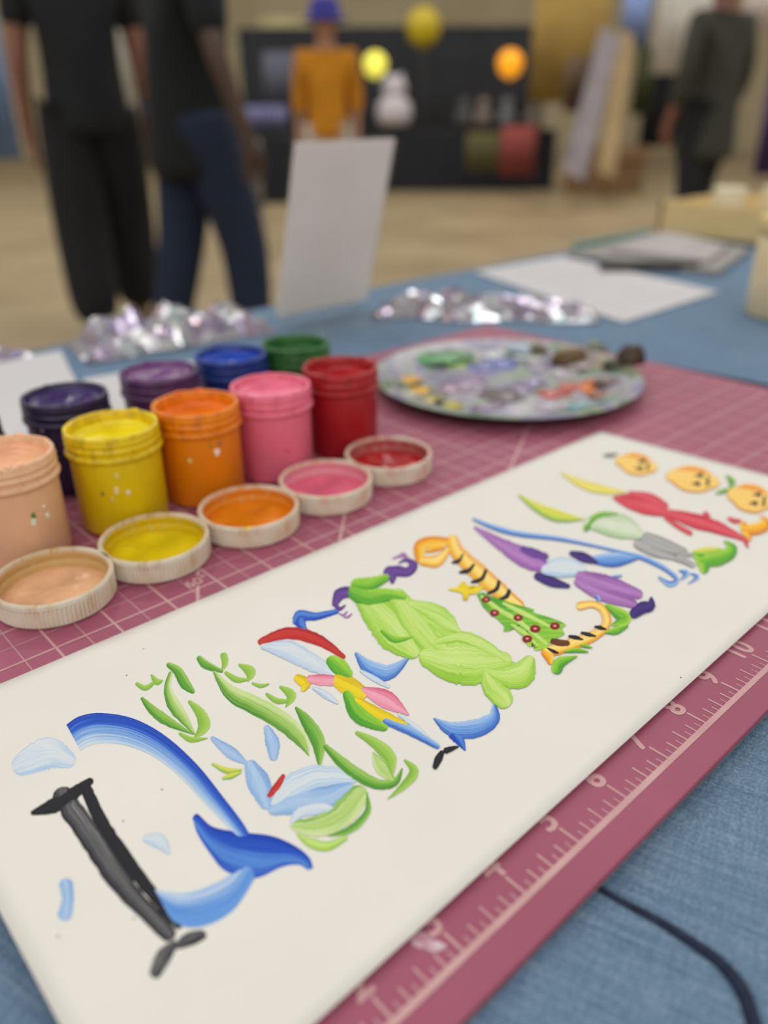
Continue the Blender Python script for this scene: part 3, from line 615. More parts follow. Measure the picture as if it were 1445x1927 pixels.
def lid_mat(name, stain, stain2, amount):
    m, nt, b = base(name, (216, 208, 186), .5, 0, .4)
    f = noise_n(nt, 330, 4, (1, 1, .10)); g = noise_n(nt, 60, 4)
    tc = N(nt, 'ShaderNodeTexCoord'); mp = N(nt, 'ShaderNodeMapping'); mp.inputs['Scale'].default_value = (1, 1, 0)
    nt.links.new(tc.outputs['Object'], mp.inputs[0]); ln = N(nt, 'ShaderNodeVectorMath', operation='LENGTH'); nt.links.new(mp.outputs[0], ln.inputs[0])
    gr = mathn(nt, 'MULTIPLY', mathn(nt, 'SUBTRACT', 1.026*I, ln.outputs['Value']), 1/(.009*I), True)
    k = mathn(nt, 'MULTIPLY', ramp(nt, f, [(.53-.1*amount, (0, 0, 0)), (.64-.06*amount, (255, 255, 255))]), ramp(nt, g, [(.4, (30, 30, 30)), (.62, (215, 215, 215))]))
    k = mathn(nt, 'MULTIPLY', k, mathn(nt, 'ADD', mathn(nt, 'MULTIPLY', gr, .5), .65), True)
    k = mathn(nt, 'MAXIMUM', k, mathn(nt, 'MULTIPLY', gr, ramp(nt, g, [(.35, (60, 60, 60)), (.6, (170, 170, 170))])), True)
    nt.links.new(mix(nt, k, mix(nt, g, lin((228, 222, 206)), lin((216, 208, 186))), mix(nt, f, lin(stain), lin(stain2))), b.inputs['Base Color']); return m
def lid(nm, label, x, y, stain, stain2, pc, amount, seed, wall):
    t = empty('jar_lid', W(x, y, .008), label, 'jar lid', 'upturned jar lids in front of the jars')
    R_ = 1.035; S = 264
    rib = lambda s, k: (.020*I if (s % 3 == 0 and 3 <= k <= 4) else 0)
    prof = [(0, 0), (.96, 0), (1.0, .02), (1.01, .05), (1.015, .34), (1.025, .36), (R_, .38), (R_, .45), (1.02, .475), (.965, .475), (.945, .46), (.94, .40)]
    obj('lid_shell', mesh(lathe([(r*I, z*I) for r, z in prof], S, wob=rib)), lid_mat(nm+'_lid_plastic', stain, stain2, amount), t)
    prof = [(.94, .405), (.935, .3), (.955, .28), (.93, .25), (.925, .10)]
    obj('smeared_wall', mesh(lathe([(r*I, z*I) for r, z in prof], 72)), mottled(nm+'_smeared_wall', wall, (206, 190, 140), 160, .45, lo=.58, hi=.72), t, True)
    bm = bmesh.new(); rings = []; n = 60
    for r in (.93, .88, .76, .62, .46, .3, .12):
        ring = []
        for s in range(n):
            a = 6.2832*s/n; xx, yy = r*math.cos(a), r*math.sin(a)
            z = (.12 if r > .9 else .13 if r > .85 else .17) + (0 if r > .85 else .05*noise.noise(Vector((xx*2.6+seed, yy*2.6, 5))) + .025*noise.noise(Vector((xx*7, yy*7+seed, 2))))
            ring.append(bm.verts.new((xx*I, yy*I, z*I)))
        rings.append(ring)
    for A, B in zip(rings, rings[1:]):
        for s in range(n): bm.faces.new((A[s], A[(s+1) % n], B[(s+1) % n], B[s]))
    bm.faces.new(rings[-1])
    obj('paint_pool', mesh(bm), wet(nm+'_lid_paint', pc), t, True)
    return t
lid('peach', 'ribbed white lid holding peach paint at the left edge', 2.61, 9.45, (176, 130, 40), (196, 150, 70), (212, 164, 126), .8, 1, (206, 170, 110))
lid('yellow', 'ribbed white lid holding yellow paint in front of the yellow jar', 4.61, 9.52, (190, 140, 10), (170, 110, 10), (204, 180, 6), 1.0, 2, (214, 184, 8))
t = lid('orange', 'ribbed white lid holding orange paint in front of the orange jar', 6.68, 9.4, (196, 90, 20), (206, 150, 20), (208, 116, 6), 1.2, 3, (224, 140, 30))
a = math.atan2(CAM.y-9.4, CAM.x-6.68)-.05; obj('paint_splash', mesh(blob_bm((1.0*math.cos(a)*I, 1.0*math.sin(a)*I, .46*I), .08*I, .05*I, .025*I, 12, .3, 5)), wet('yellow_drip', (220, 190, 20)), t, True)
lid('pink', 'ribbed white lid holding pink paint in front of the pink jar', 8.72, 9.42, (206, 100, 90), (210, 150, 100), (204, 92, 120), 1.2, 4, (230, 150, 168))
lid('red', 'red-stained lid holding red paint, farthest right in the row', 10.72, 9.54, (190, 70, 70), (196, 110, 100), (160, 14, 22), 1.5, 5, (176, 84, 84))

# ------------------------------------------------------------------ palette plate
PX, PY, PR = 17.75, 11.8, 4.12
pl = empty('palette_plate', W(PX, PY, .008), 'round plate palette thick with mixed paint beside the red jar', 'palette')
prof = [(0, .04), (2.6, .04), (2.75, .02), (2.9, .04), (3.2, .2), (3.9, .42), (4.06, .46), (4.12, .45), (4.13, .41), (4.05, .39), (3.9, .35), (3.25, .12), (2.95, 0), (0, 0)]
m, nt, b = base('paint_crusted_plate', (190, 196, 186), .35, 0, .5)
f = noise_n(nt, 16, 5); g = noise_n(nt, 34, 4)
nt.links.new(ramp(nt, f, [(.3, (52, 96, 66)), (.4, (150, 166, 146)), (.47, (130, 124, 158)), (.54, (176, 172, 176)), (.6, (96, 128, 108)), (.68, (150, 134, 110)), (.76, (110, 100, 120))]), b.inputs['Base Color']); bump(nt, b, g, .4, .003)
obj('plate', mesh(lathe([(r*I, z*I) for r, z in prof], 96)), m, pl, True)
def on_plate(u, v):
    z = .2
    for _ in range(4):
        p = P(u, v, z); r = math.hypot(p.x-PX, p.y-PY); z = .05 if r < 2.9 else .05 + min(.4, (r-2.9)*.36)
    return p, r, z
pal = [(830, 655, 2.1, .9, (60, 130, 70)), (805, 672, 1.6, .7, (90, 160, 96)), (860, 662, .5, .5, (214, 190, 20)), (838, 650, .6, .5, (120, 110, 40)), (865, 685, 1.1, .6, (150, 180, 90)),
 (760, 715, .7, .5, (222, 160, 20)), (785, 735, .6, .45, (230, 170, 40)), (810, 755, .6, .4, (206, 180, 60)), (826, 757, .35, .35, (40, 44, 40)), (850, 765, .5, .4, (200, 190, 60)), (735, 695, .6, .5, (120, 116, 90)),
 (910, 690, 1.0, .8, (120, 124, 186)), (945, 685, .9, .7, (100, 110, 180)), (985, 668, .9, .6, (170, 186, 206)), (1000, 655, .8, .5, (214, 220, 214)), (930, 660, .9, .6, (196, 200, 206)), (880, 720, 1.2, .8, (150, 124, 160)), (850, 735, 1.0, .6, (166, 140, 160)),
 (945, 745, 1.1, .8, (110, 100, 104)), (975, 735, .8, .6, (130, 120, 150)), (1000, 720, .8, .6, (150, 140, 176)), (920, 765, .9, .5, (140, 124, 150)), (1045, 742, .8, .5, (196, 84, 84)), (1075, 728, .6, .5, (206, 110, 96)), (1100, 730, .55, .5, (220, 120, 20)), (1118, 722, .5, .45, (206, 96, 10)),
 (1130, 745, .6, .4, (150, 100, 70)), (1150, 720, .7, .6, (110, 90, 86)), (1165, 700, .7, .6, (160, 140, 130)), (1010, 690, .8, .6, (160, 150, 170)), (1060, 700, .8, .6, (190, 180, 190)), (1100, 690, .8, .5, (170, 160, 160)), (1040, 765, .9, .4, (190, 180, 190)), (1100, 765, .8, .35, (110, 160, 170)), (1150, 755, .5, .35, (120, 150, 140)),
 (765, 745, .6, .4, (196, 200, 176)), (740, 725, .5, .4, (90, 110, 80))]
for k, (u, v, rx, ry, c) in enumerate(pal):
    p, r, z = on_plate(u, v)
    if r > 3.6: continue
    obj('paint_dab', mesh(blob_bm(((p.x-PX)*I, (p.y-PY)*I, (z-.03)*I), rx*.7*I, ry*.72*I, (.10+.05*random.random())*I, 20, .35, k*1.3, random.uniform(-.9, .2))), wet('mixed_paint', c, tuple(int(q*.75+30) for q in c)), pl, True)
for k, (u, v, rx, ry, h, c) in enumerate(((1075, 665, .95, .45, .5, (120, 92, 54)), (1010, 652, .5, .4, .4, (130, 120, 90)), (1185, 682, .7, .35, .55, (86, 70, 52)), (1150, 690, .5, .4, .35, (76, 78, 64)), (1120, 655, .5, .4, .3, (150, 160, 140)))):
    p, r, z = on_plate(u, v)
    obj('dried_paint_lump', mesh(blob_bm(((p.x-PX)*I, (p.y-PY)*I, (z-.05)*I), rx*.6*I, ry*.9*I, h*I, 16, .4, k*2.3+7, -.3)), mottled('dried_lump_paint', c, tuple(int(q*.7) for q in c), 90, .6, bmp=.4), pl, True)

# ------------------------------------------------------------------ things at the back of the table
ZT = ZC + .04
def slab(name, corners, th, mt, label, cat, z=ZT, group=None):
    bm = bmesh.new(); c = sum((Vector((x, y, 0)) for x, y in corners), Vector())/len(corners)
    a = [bm.verts.new(((x-c.x)*I, (y-c.y)*I, 0)) for x, y in corners]; t = [bm.verts.new(((x-c.x)*I, (y-c.y)*I, th*I)) for x, y in corners]
    bm.faces.new(a[::-1]); bm.faces.new(t); n = len(a)
    for k in range(n): bm.faces.new((a[k], a[(k+1) % n], t[(k+1) % n], t[k]))
    o = obj(name, mesh(bm), mt); o.location = W(c.x, c.y, z); return tag(o, label, cat, group)
m_sheet = mottled('office_paper', (200, 198, 201), (206, 204, 207), 4, .7)
slab('paper_sheet', [(-3, 18.0), (7.2, 18.0), (9.6, 26.4), (-1, 27.0)], .03, m_sheet, 'blank white sheet behind the jars at the left edge', 'paper')
slab('paper_sheet', [(7.6, 17.8), (15.2, 17.7), (15.4, 21.2), (8.7, 22.4)], .03, m_sheet, 'white sheet partly hidden behind the violet and blue jars', 'paper')
pr = [(32.7, 26.5), (40.2, 26.2), (37.0, 14.6), (28.4, 14.4)]
ps = empty('printed_page', W(34.6, 20.4, ZT), 'white printed page on the blue cloth right of the foil packet', 'paper')
o = slab('page', pr, .03, m_sheet, 'x', 'x'); o.parent = ps; o.location = (0, 0, 0); del o['label']; del o['category']
m_ink = mottled('faint_ink', (176, 172, 182), (190, 186, 194), 40, .7)
bm = bmesh.new()
for k in range(14):
    a = Vector((29.6+.3*k*.9, 15.4+k*.75, 0)); b_ = a + Vector((6.6-(k % 3)*.9, .25, 0)); c = Vector(((pr[0][0]+pr[1][0]+pr[2][0]+pr[3][0])/4, (pr[0][1]+pr[1][1]+pr[2][1]+pr[3][1])/4, 0))
    q = [bm.verts.new(((p.x-c.x)*I, (p.y-c.y)*I+d*I, .034*I)) for p, d in ((a, 0), (b_, 0), (b_, .16), (a, .16))]; bm.faces.new(q)
obj('text_lines', mesh(bm), m_ink, ps)

# slant-back sign holder seen from behind
sg = empty('sign_holder', W(20.2, 24.1, ZT), 'clear slant-back sign holder with white card standing at the back of the table', 'sign holder')
glass, nt, b = base('clear_acrylic', (226, 234, 232), .06, 0, .5); b.inputs['Transmission Weight'].default_value = .9; b.inputs['IOR'].default_value = 1.3; b.inputs['Alpha'].default_value = .12
def slab3(o0, ex, ey, ez, bm=None):
    bm = bm or bmesh.new(); o0, ex, ey, ez = map(Vector, (o0, ex, ey, ez))
    v = [bm.verts.new((o0+ex*a+ey*b_+ez*c)*I) for c in (0, 1) for b_ in (0, 1) for a in (0, 1)]
    for q in ((0, 2, 3, 1), (4, 5, 7, 6), (0, 1, 5, 4), (2, 6, 7, 3), (0, 4, 6, 2), (1, 3, 7, 5)): bm.faces.new([v[k] for k in q])
    return bm
m_card = mottled('pinkish_white_card', (244, 232, 222), (248, 238, 230), 18, .6)
up = Vector((0, -2.0, 6.9)); nn = Vector((0, 6.9, 2.0)).normalized()
obj('card', mesh(slab3(Vector((-2.45, -.12, .35)) , (4.9, 0, 0), up*.955, nn*.03)), m_card, sg)
obj('front_panel', mesh(slab3(Vector((-2.5, 0, 0))+nn*.02, (5, 0, 0), up*1.02, nn*.08)), glass, sg)
obj('back_panel', mesh(slab3(Vector((-2.5, 0, .05))-nn*.16, (5, 0, 0), up*1.0, nn*.05)), glass, sg)
obj('foot', mesh(slab3((-2.5, -3.1, 0), (5, 0, 0), (0, 3.1, 0), (0, 0, .08))), glass, sg)

# crumpled iridescent film
def foil_mat(seed):
    m, nt, b = base('iridescent_film', (150, 152, 160), .2, .9, .8)
    f = noise_n(nt, 45, 3); g = noise_n(nt, 160, 3)
    nt.links.new(ramp(nt, f, [(.28, (90, 150, 156)), (.4, (176, 178, 184)), (.5, (206, 204, 206)), (.58, (150, 140, 176)), (.66, (190, 166, 150)), (.74, (110, 120, 190))]), b.inputs['Base Color'])
    bump(nt, b, g, .15, .002); return m
def foil(label, a, b_, wd, h, seed, z=ZT):
    """a pouch of thin film: two crumpled skins with flat sealed ends and sharp facets"""
    a, b_ = Vector((a[0], a[1], 0)), Vector((b_[0], b_[1], 0)); t = (b_-a); L = t.length; t.normalize(); n = Vector((-t.y, t.x, 0))
    c = (a+b_)/2; bm = bmesh.new(); nu, nv = 26, 10; sk = []
    cells = [Vector((random.uniform(-.5, .5)*L, random.uniform(-.5, .5)*wd, 0)) for _ in range(46)]; hts = [random.uniform(.15, 1) for _ in cells]
    def top(s, q):
        p = Vector(((s-.5)*L, (q-.5)*wd, 0)); ds = sorted(((p-c_).length, hh) for c_, hh in zip(cells, hts))
        return ds[0][1]*max(0, 1-.35*ds[0][0]) * .55 + .45*(ds[1][1] - .25*ds[1][0])
    for side in (0, 1):
        g = []
        for i in range(nu+1):
            row = []
            for j in range(nv+1):
                s, q = i/nu, j/nv; e = min(1, 5*min(s, 1-s))*min(1, 4*min(q, 1-q))
                e = e**.6
                zz = (h*e*max(.05, top(s, q)) if side else 0) + .02
                p = t*((s-.5)*L + .12*noise.noise(Vector((q*5, s*9, seed)))) + n*((q-.5)*wd*(.85+.4*noise.noise(Vector((s*4, seed, 1))))) + Vector((0, 0, zz))
                row.append(bm.verts.new(p*I))
            g.append(row)
        for i in range(nu):
            for j in range(nv): bm.faces.new((g[i][j], g[i+1][j], g[i+1][j+1], g[i][j+1]))
    bmesh.ops.remove_doubles(bm, verts=bm.verts, dist=2e-6)
    bmesh.ops.triangulate(bm, faces=bm.faces)
    o = obj('film_packet', mesh(bm), foil_mat(seed)); o.location = W(c.x, c.y, z); return tag(o, label, 'film packet')
foil('crumpled iridescent film packet behind the jars, left of the sign holder', (9.8, 25.4), (17.4, 24.6), 3.2, 1.9, 2.0)
foil('crumpled iridescent film packet behind the palette plate', (22.6, 23.2), (28.6, 15.8), 3.4, 1.2, 5.0)
foil('small shiny film scrap at the far left edge of the table', (5.0, 26.6), (8.6, 27.0), 1.2, .5, 9.0)

# prints, box and canister on the right
for k, (cs, c, lab) in enumerate(((((40.3, 25.8), (52, 26.8), (49.4, 19.0), (40.8, 16.6)), (150, 146, 140), 'grey folder at the bottom of the stack of prints'), (((42, 24), (51.0, 25.6), (48.2, 19.8), (42.2, 18.0)), (176, 170, 170), 'pale grey print on top of the grey folder'))):
    slab('art_print', cs, .25, mottled('print_stock', c, tuple(q-14 for q in c), 12, .6), lab, 'print', ZT+.02+k*.26, 'stacked prints at the right')
slab('pencil_case', [(38.2, 22.2), (42.0, 18.6), (41.4, 18.0), (37.6, 21.6)], .5, mottled('dark_case', (56, 54, 54), (76, 74, 72), 30, .6), 'narrow dark case lying between the page and the prints', 'case')
slab('teal_card', [(42.5, 27.1), (51.5, 27.2), (51.5, 26.9), (42.5, 26.8)], .5, mottled('teal_card', (110, 150, 138), (124, 162, 150), 20, .6), 'thin teal card at the far edge of the table', 'card', ZT)
m_kraft = mottled('kraft_card', (214, 188, 130), (226, 202, 150), 14, .7)
kb = empty('kraft_tray', W(57.5, 23.5, ZT), 'open kraft cardboard tray at the far right end of the table', 'tray')
for nm, lo, hi in (('tray_base', (-5, -5, 0), (5, 3.6, .15)), ('tray_wall', (-5, -5, 0), (5, -4.8, 2.2)), ('tray_wall', (-5, 3.4, 0), (5, 3.6, 2.2)), ('tray_wall', (-5, -5, 0), (-4.8, 3.6, 2.2)), ('tray_wall', (4.8, -5, 0), (5, 3.6, 2.2))):
    obj(nm, mesh(box_bm([q*I for q in lo], [q*I for q in hi])), m_kraft, kb)
m_cream = mottled('cream_paper', (222, 212, 180), (232, 224, 198), 20, .7)
for k, (x, y, lab) in enumerate(((55.0, 23.5, 'cream paper roll standing in the kraft tray, nearest the page'), (57.0, 21.0, 'cream paper roll standing in the kraft tray, middle one'), (59.5, 20.2, 'cream paper roll standing in the kraft tray, rightmost one'))):
    o = obj('paper_roll', mesh(lathe([(0, 0), (1.0*I, 0), (1.05*I, .05*I), (1.05*I, 2.9*I), (.98*I, 3.05*I), (.5*I, 3.05*I), (.45*I, 2.6*I), (0, 2.6*I)], 32)), m_cream, None, True); o.location = W(x, y, ZT+.16); tag(o, lab, 'paper roll', 'rolls in the kraft tray')
cn = empty('kraft_canister', W(34.6, 10.4, ZT), 'beige kraft canister at the right edge of the table', 'canister')
obj('canister_body', mesh(lathe([(0, 0), (1.55*I, 0), (1.6*I, .06*I), (1.6*I, 3.3*I), (1.52*I, 3.35*I), (0, 3.35*I)], 48)), mottled('beige_canister', (220, 200, 158), (232, 214, 176), 40, .6, bmp=.2), cn, True)
obj('canister_lid', mesh(lathe([(0, 3.3*I), (1.66*I, 3.3*I), (1.7*I, 3.36*I), (1.7*I, 3.9*I), (1.6*I, 4.0*I), (0, 4.0*I)], 48)), m_kraft, cn, True)

# ------------------------------------------------------------------ people
def skin(verts, edges, rads, sub=2, root=0):
    me = bpy.data.meshes.new('skeleton'); me.from_pydata([Vector(v) for v in verts], edges, [])
    o = bpy.data.objects.new('skeleton', me); COL.objects.link(o)
    o.modifiers.new('skin', 'SKIN').use_smooth_shade = True
    if not me.skin_vertices: me.attributes.new
    for i, r in enumerate(rads):
        sv = me.skin_vertices[0].data[i]; sv.radius = (r, r) if not isinstance(r, tuple) else r; sv.use_root = (i == root)
    s = o.modifiers.new('subsurf', 'SUBSURF'); s.levels = sub; s.render_levels = sub
    bpy.context.view_layer.update()
    out = bpy.data.meshes.new_from_object(o.evaluated_get(bpy.context.evaluated_depsgraph_get()))
    COL.objects.unlink(o); bpy.data.objects.remove(o); return out
def person(label, loc, yaw, H, shirt, trous, skinc, hair, stride=.12, arms=((.04, 0), (.04, 0)), hat=None, sleeve=.6, coat=0.0, loose=0.0):
    t = empty('person', loc, label, 'person', None, yaw); k = H/1.75
    S = lambda p: (p[0]*k, p[1]*k, p[2]*k)
    m_sk = mottled('skin', skinc, tuple(int(q*.92) for q in skinc), 12, .55); m_sh = mottled('shirt_fabric', shirt, tuple(int(q*.85) for q in shirt), 30, .9, bmp=.1)
    m_tr = mottled('trouser_fabric', trous, tuple(int(q*.85) for q in trous), 30, .9, bmp=.1); m_hr = mottled('hair', hair, tuple(int(q*.7) for q in hair), 60, .6)
    V, E, R = [], [], []
    def add(p, r, par=None):
        V.append(S(p)); R.append(r*k)
        if par is not None: E.append((par, len(V)-1))
        return len(V)-1
    pel = add((0, 0, .96), .13); sp = add((0, 0, 1.14), .12, pel); ch = add((0, 0, 1.32), .14, sp); nb = add((0, -.01, 1.46), .065, ch); hl = add((0, .015, 1.54), .06, nb); hm = add((0, .025, 1.63), .088, hl); ht = add((0, .015, 1.71), .062, hm)
    add((0, .122, 1.615), .012, hm); add((.088, 0, 1.62), .014, hm); add((-.088, 0, 1.62), .014, hm)
    legs = []; armsj = []
    for s in (-1, 1):
        st = stride*s
        hp = add((s*.09, 0, .90), .095, pel); kn = add((s*.10, st*.6+.03, .50), .06, hp); an = add((s*.10, st-.02, .09), .042, kn); add((s*.115, st+.13, .045), .036, an)
        legs.append((hp, kn, an))
        fw, ou = arms[0 if s < 0 else 1]
        sh = add((s*.185, 0, 1.40), .058, ch); el = add((s*(.235+ou), -.03+fw*.4, 1.13), .042, sh); wr = add((s*(.245+ou*1.2), .03+fw, .90), .028, el); pm = add((s*(.245+ou*1.2), .05+fw, .83), .030, wr)
        bx = s*(.245+ou*1.2); by = .05+fw
        for q, (dy, L) in enumerate(((-.030, .060), (-.010, .075), (.010, .080), (.030, .068))):
            m1 = add((bx-s*.004, by+dy, .83-.045), .0095, pm); add((bx-s*.016, by+dy*1.05+.006, .83-.045-L*.85), .0075, m1)
        th = add((bx-s*.012, by+.045, .815), .011, pm); add((bx-s*.02, by+.06, .77), .008, th)
        armsj.append((sh, el, wr))
    obj('body', skin(V, E, R, 1), m_sk, t, True)
    # clothes follow the same joints with a little ease
    def garment(name, pts, edges, rads, mt): obj(name, skin(pts, edges, rads, 2), mt, t, True)
    lo = .84 - coat
    pts = [V[ch], S((0, 0, 1.15)), S((0, 0, lo)), S((0, -.005, 1.44)), S((0, 0, 1.0)), S((0, 0, lo+.05))]; ed = [(0, 1), (1, 4), (4, 5), (5, 2), (0, 3)]; rd = [.165*k, .155*k, (.175 + coat*.1)*k, .085*k, .17*k, (.18+coat*.1)*k]
    for s, (sh, el, wr) in zip((-1, 1), armsj):
        a, b_ = Vector(V[sh]), Vector(V[el]); n0 = len(pts); pts += [V[sh], tuple(a.lerp(b_, min(1, sleeve)))]; ed += [(0, n0), (n0, n0+1)]; rd += [.085*k, .062*k]
        if sleeve > 1: pts.append(tuple(b_.lerp(Vector(V[wr]), sleeve-1))); ed.append((n0+1, n0+2)); rd.append(.046*k)
    garment('shirt', pts, ed, rd, m_sh)
    pts = [S((0, 0, 1.04))]; ed = []; rd = [.14*k]
    for hp, kn, an in legs:
        n0 = len(pts); a = Vector(V[an]); pts += [V[hp], V[kn], tuple(a + Vector((0, 0, .02)))]; ed += [(0, n0), (n0, n0+1), (n0+1, n0+2)]; rd += [.125*k, (.088+loose)*k, (.07+loose)*k]
    garment('trousers', pts, ed, rd, m_tr)
    m_shoe = mottled('shoe', (40, 38, 38), (60, 58, 56), 40, .6)
    for hp, kn, an in legs:
        a = Vector(V[an]); me = skin([(a.x, a.y-.05*k, .05*k), (a.x, a.y+.06*k, .05*k), (a.x*1.1, a.y+.17*k, .04*k)], [(0, 1), (1, 2)], [.05*k, .05*k, .042*k], 2); obj('shoe', me, m_shoe, t, True)
    bm = bmesh.new(); bmesh.ops.create_uvsphere(bm, u_segments=24, v_segments=14, radius=1)
    for v in bm.verts: v.co = Vector((v.co.x*.098, v.co.y*.108-.012, max(v.co.z, -.75 if v.co.y < .1 else .15)*.115+1.655))*k
    obj('hair', mesh(bm), m_hr, t, True)
    m_eye = mottled('eye', (40, 30, 26), (60, 46, 40), 90, .2)
    for s in (-1, 1):
        bm = bmesh.new(); bmesh.ops.create_uvsphere(bm, u_segments=10, v_segments=8, radius=.011*k); e = obj('eye', mesh(bm), m_eye, t, True); e.location = S((s*.033, .105, 1.64))
    bm = box_bm((-.026*k, .098*k, 1.573*k), (.026*k, .108*k, 1.580*k)); obj('mouth', mesh(bm), mottled('lips', (150, 84, 78), (160, 94, 86), 40, .5), t)
    if hat:
        m_h = mottled('hat_felt', hat, tuple(int(q*.8) for q in hat), 30, .8)
        obj('hat', mesh(lathe([(r*k, z*k) for r, z in ((0, 1.80), (.07, 1.795), (.105, 1.76), (.118, 1.70), (.122, 1.655), (.17, 1.648), (.17, 1.640), (.112, 1.64), (.10, 1.70), (0, 1.77))], 32)), m_h, t, True)
    return t
def gpos(u, dist):
    p = D(u, 207, dist); return Vector((p.x, p.y, 0))
TO = math.atan2(FW.y, FW.x)-math.pi/2            # facing away from the camera
person('person in a black T-shirt and black trousers standing at the left', gpos(166, 3.25), TO+.35, 1.78, (26, 28, 32), (24, 24, 28), (150, 104, 84), (40, 32, 28), .15, ((.03, -.005), (.05, -.01)), None, .7, 0, .035)
person('person in a long black top and navy jeans striding beside the other at left', gpos(362, 2.9), TO-1.0, 1.74, (12, 18, 20), (28, 40, 66), (84, 62, 50), (30, 26, 24), .15, ((.10, .10), (.02, .08)), None, .9, .12, .012)
person('person in an orange shirt and blue hat behind the sign holder', gpos(617, 5.6), TO+math.pi, 1.60, (204, 134, 10), (206, 202, 194), (178, 130, 104), (50, 44, 90), .03, ((.02, -.02), (.02, -.02)), (52, 50, 150), 1.5)
person('person in a dark olive jacket and black trousers at the right', gpos(1335, 5.0), TO+.45, 1.76, (62, 62, 52), (26, 28, 34), (136, 88, 72), (26, 22, 22), .08, ((.02, .02), (.08, .02)), None, 1.8, .2)

# ------------------------------------------------------------------ booths across the hall
def local(u, dist): p = gpos(u, dist); return p
def panel(name, u0, u1, v0, v1, dist, c, label, cat, c2=None, th=.03, sc=3, group=None, rough=.85):
    a, b_ = D(u0, v1, dist), D(u1, v1, dist); ztop = D((u0+u1)/2, v0, dist).z; zb = min(a.z, b_.z)
    cx = (a+b_)/2; wd = (b_-a).to_2d().length; h = ztop-zb
    bm = bmesh.new(); n = 24; F_, B_ = [], []
    for i in range(n+1):
        x = -wd/2+wd*i/n; y = .02*math.sin(i*1.7)
        F_.append((bm.verts.new((x, y, 0)), bm.verts.new((x, y, h)))); B_.append((bm.verts.new((x, y+th, 0)), bm.verts.new((x, y+th, h))))
    for i in range(n):
        bm.faces.new((F_[i][0], F_[i+1][0], F_[i+1][1], F_[i][1])); bm.faces.new((B_[i][0], B_[i][1], B_[i+1][1], B_[i+1][0])); bm.faces.new((F_[i][1], F_[i+1][1], B_[i+1][1], B_[i][1])); bm.faces.new((F_[i][0], B_[i][0], B_[i+1][0], F_[i+1][0]))
    bm.faces.new((F_[0][0], F_[0][1], B_[0][1], B_[0][0])); bm.faces.new((F_[n][0], B_[n][0], B_[n][1], F_[n][1]))
    o = obj(name, mesh(bm), mottled(name+'_fabric', c, c2 or tuple(int(q*.85) for q in c), sc, rough), None, True)
    d = (b_-a); o.location = (cx.x, cx.y, zb); o.rotation_euler.z = math.atan2(d.y, d.x); return tag(o, label, cat, group)
panel('black_drape', 470, 1010, 62, 352, 11.6, (26, 27, 30), 'black pipe-and-drape curtain behind the display table', 'curtain', (36, 36, 40))
def dtable(u0, u1, dist, label, c):
    a, b_ = gpos(u0, dist), gpos(u1, dist); t = empty('display_table', (a+b_)/2, label, 'table', None, math.atan2((b_-a).y, (b_-a).x)); w2 = (b_-a).length/2
    obj('table_top', mesh(box_bm((-w2, -.02, .70), (w2, .7, .74), bev=.01)), mottled('display_cloth', c, tuple(q+8 for q in c), 20, .9), t)
    bm = bmesh.new(); n = 90; L = []
    for i in range(n+1): x = -w2+2*w2*i/n; y = -.03+.02*math.sin(i*1.3); L.append((bm.verts.new((x, y, .02)), bm.verts.new((x, y*.6-.01, .73))))
    for A, B in zip(L, L[1:]): bm.faces.new((A[0], B[0], B[1], A[1]))
    obj('skirt', mesh(bm), mottled('black_skirt', c, tuple(q+10 for q in c), 20, .9), t, True)
    for s in (-1, 1):
        obj('leg', mesh(tube([(s*w2*.9, .35, 0), (s*w2*.9, .35, .7)], .02)), m_leg, t)
    return t
dtable(700, 1050, 9.6, 'black-skirted display table across the hall', (24, 25, 30))
dtable(440, 560, 8.4, 'short black-skirted table behind the striding person', (36, 38, 46))
def ball(name, u, v, dist, rpx, c, label, cat, emis=0.0, sq=1.0, string=None):
    p = D(u, v, dist); r = rpx/F*dist
    t = empty(name, p, label, cat)
    if emis:
        m, nt, b = base(name+'_glass', c, .4); b.inputs['Emission Color'].default_value = lin(c); b.inputs['Emission Strength'].default_value = emis
    else: m = mottled(name+'_rubber', c, tuple(int(q*.9) for q in c), 6, .35)
    pr_ = [(0, -1.12), (.06, -1.1), (.05, -1.03)] + [(math.sin(a)*(1-.06*(math.cos(a) > 0)), -math.cos(a)*sq) for a in [math.pi*k/20 for k in range(1, 20)]] + [(0, sq)]
    obj('globe' if emis else 'balloon_skin', mesh(lathe([(q*r, z*r) for q, z in pr_], 32)), m, t, True)
    zb = -(p.z-.745) if string is None else string
    obj('stem' if emis else 'string', mesh(tube([(0, 0, -1.05*r), (0, 0, zb)], .012 if emis else .004, 8)), m_leg, t); return t
ball('globe_lamp', 706, 122, 9.8, 22, (226, 216, 84), 'glowing yellow globe lamp on the black display table', 'lamp', 1.0)
ball('globe_lamp', 960, 120, 9.8, 24, (240, 156, 24), 'glowing orange globe lamp at the right of the black display table', 'lamp', .9)
ball('balloon', 797, 52, 9.9, 34, (206, 182, 30), 'yellow balloon floating above the display table', 'balloon')
panel('hanging_banner', 752, 838, 95, 205, 11.4, (126, 56, 30), 'rust-brown banner hung on the black curtain under the yellow balloon', 'banner')
panel('hanging_banner', 846, 880, 92, 150, 11.4, (58, 34, 84), 'small purple banner on the black curtain', 'banner')
panel('hanging_banner', 868, 930, 88, 160, 11.3, (96, 44, 44), 'dull red banner on the black curtain beside the orange lamp', 'banner')
panel('hanging_banner', 876, 938, 248, 322, 9.35, (96, 92, 52), 'olive poster hung on the black table skirt', 'poster', th=.02)
panel('hanging_banner', 940, 1004, 236, 330, 9.35, (150, 70, 64), 'brick red poster hung on the black table skirt', 'poster', th=.02)
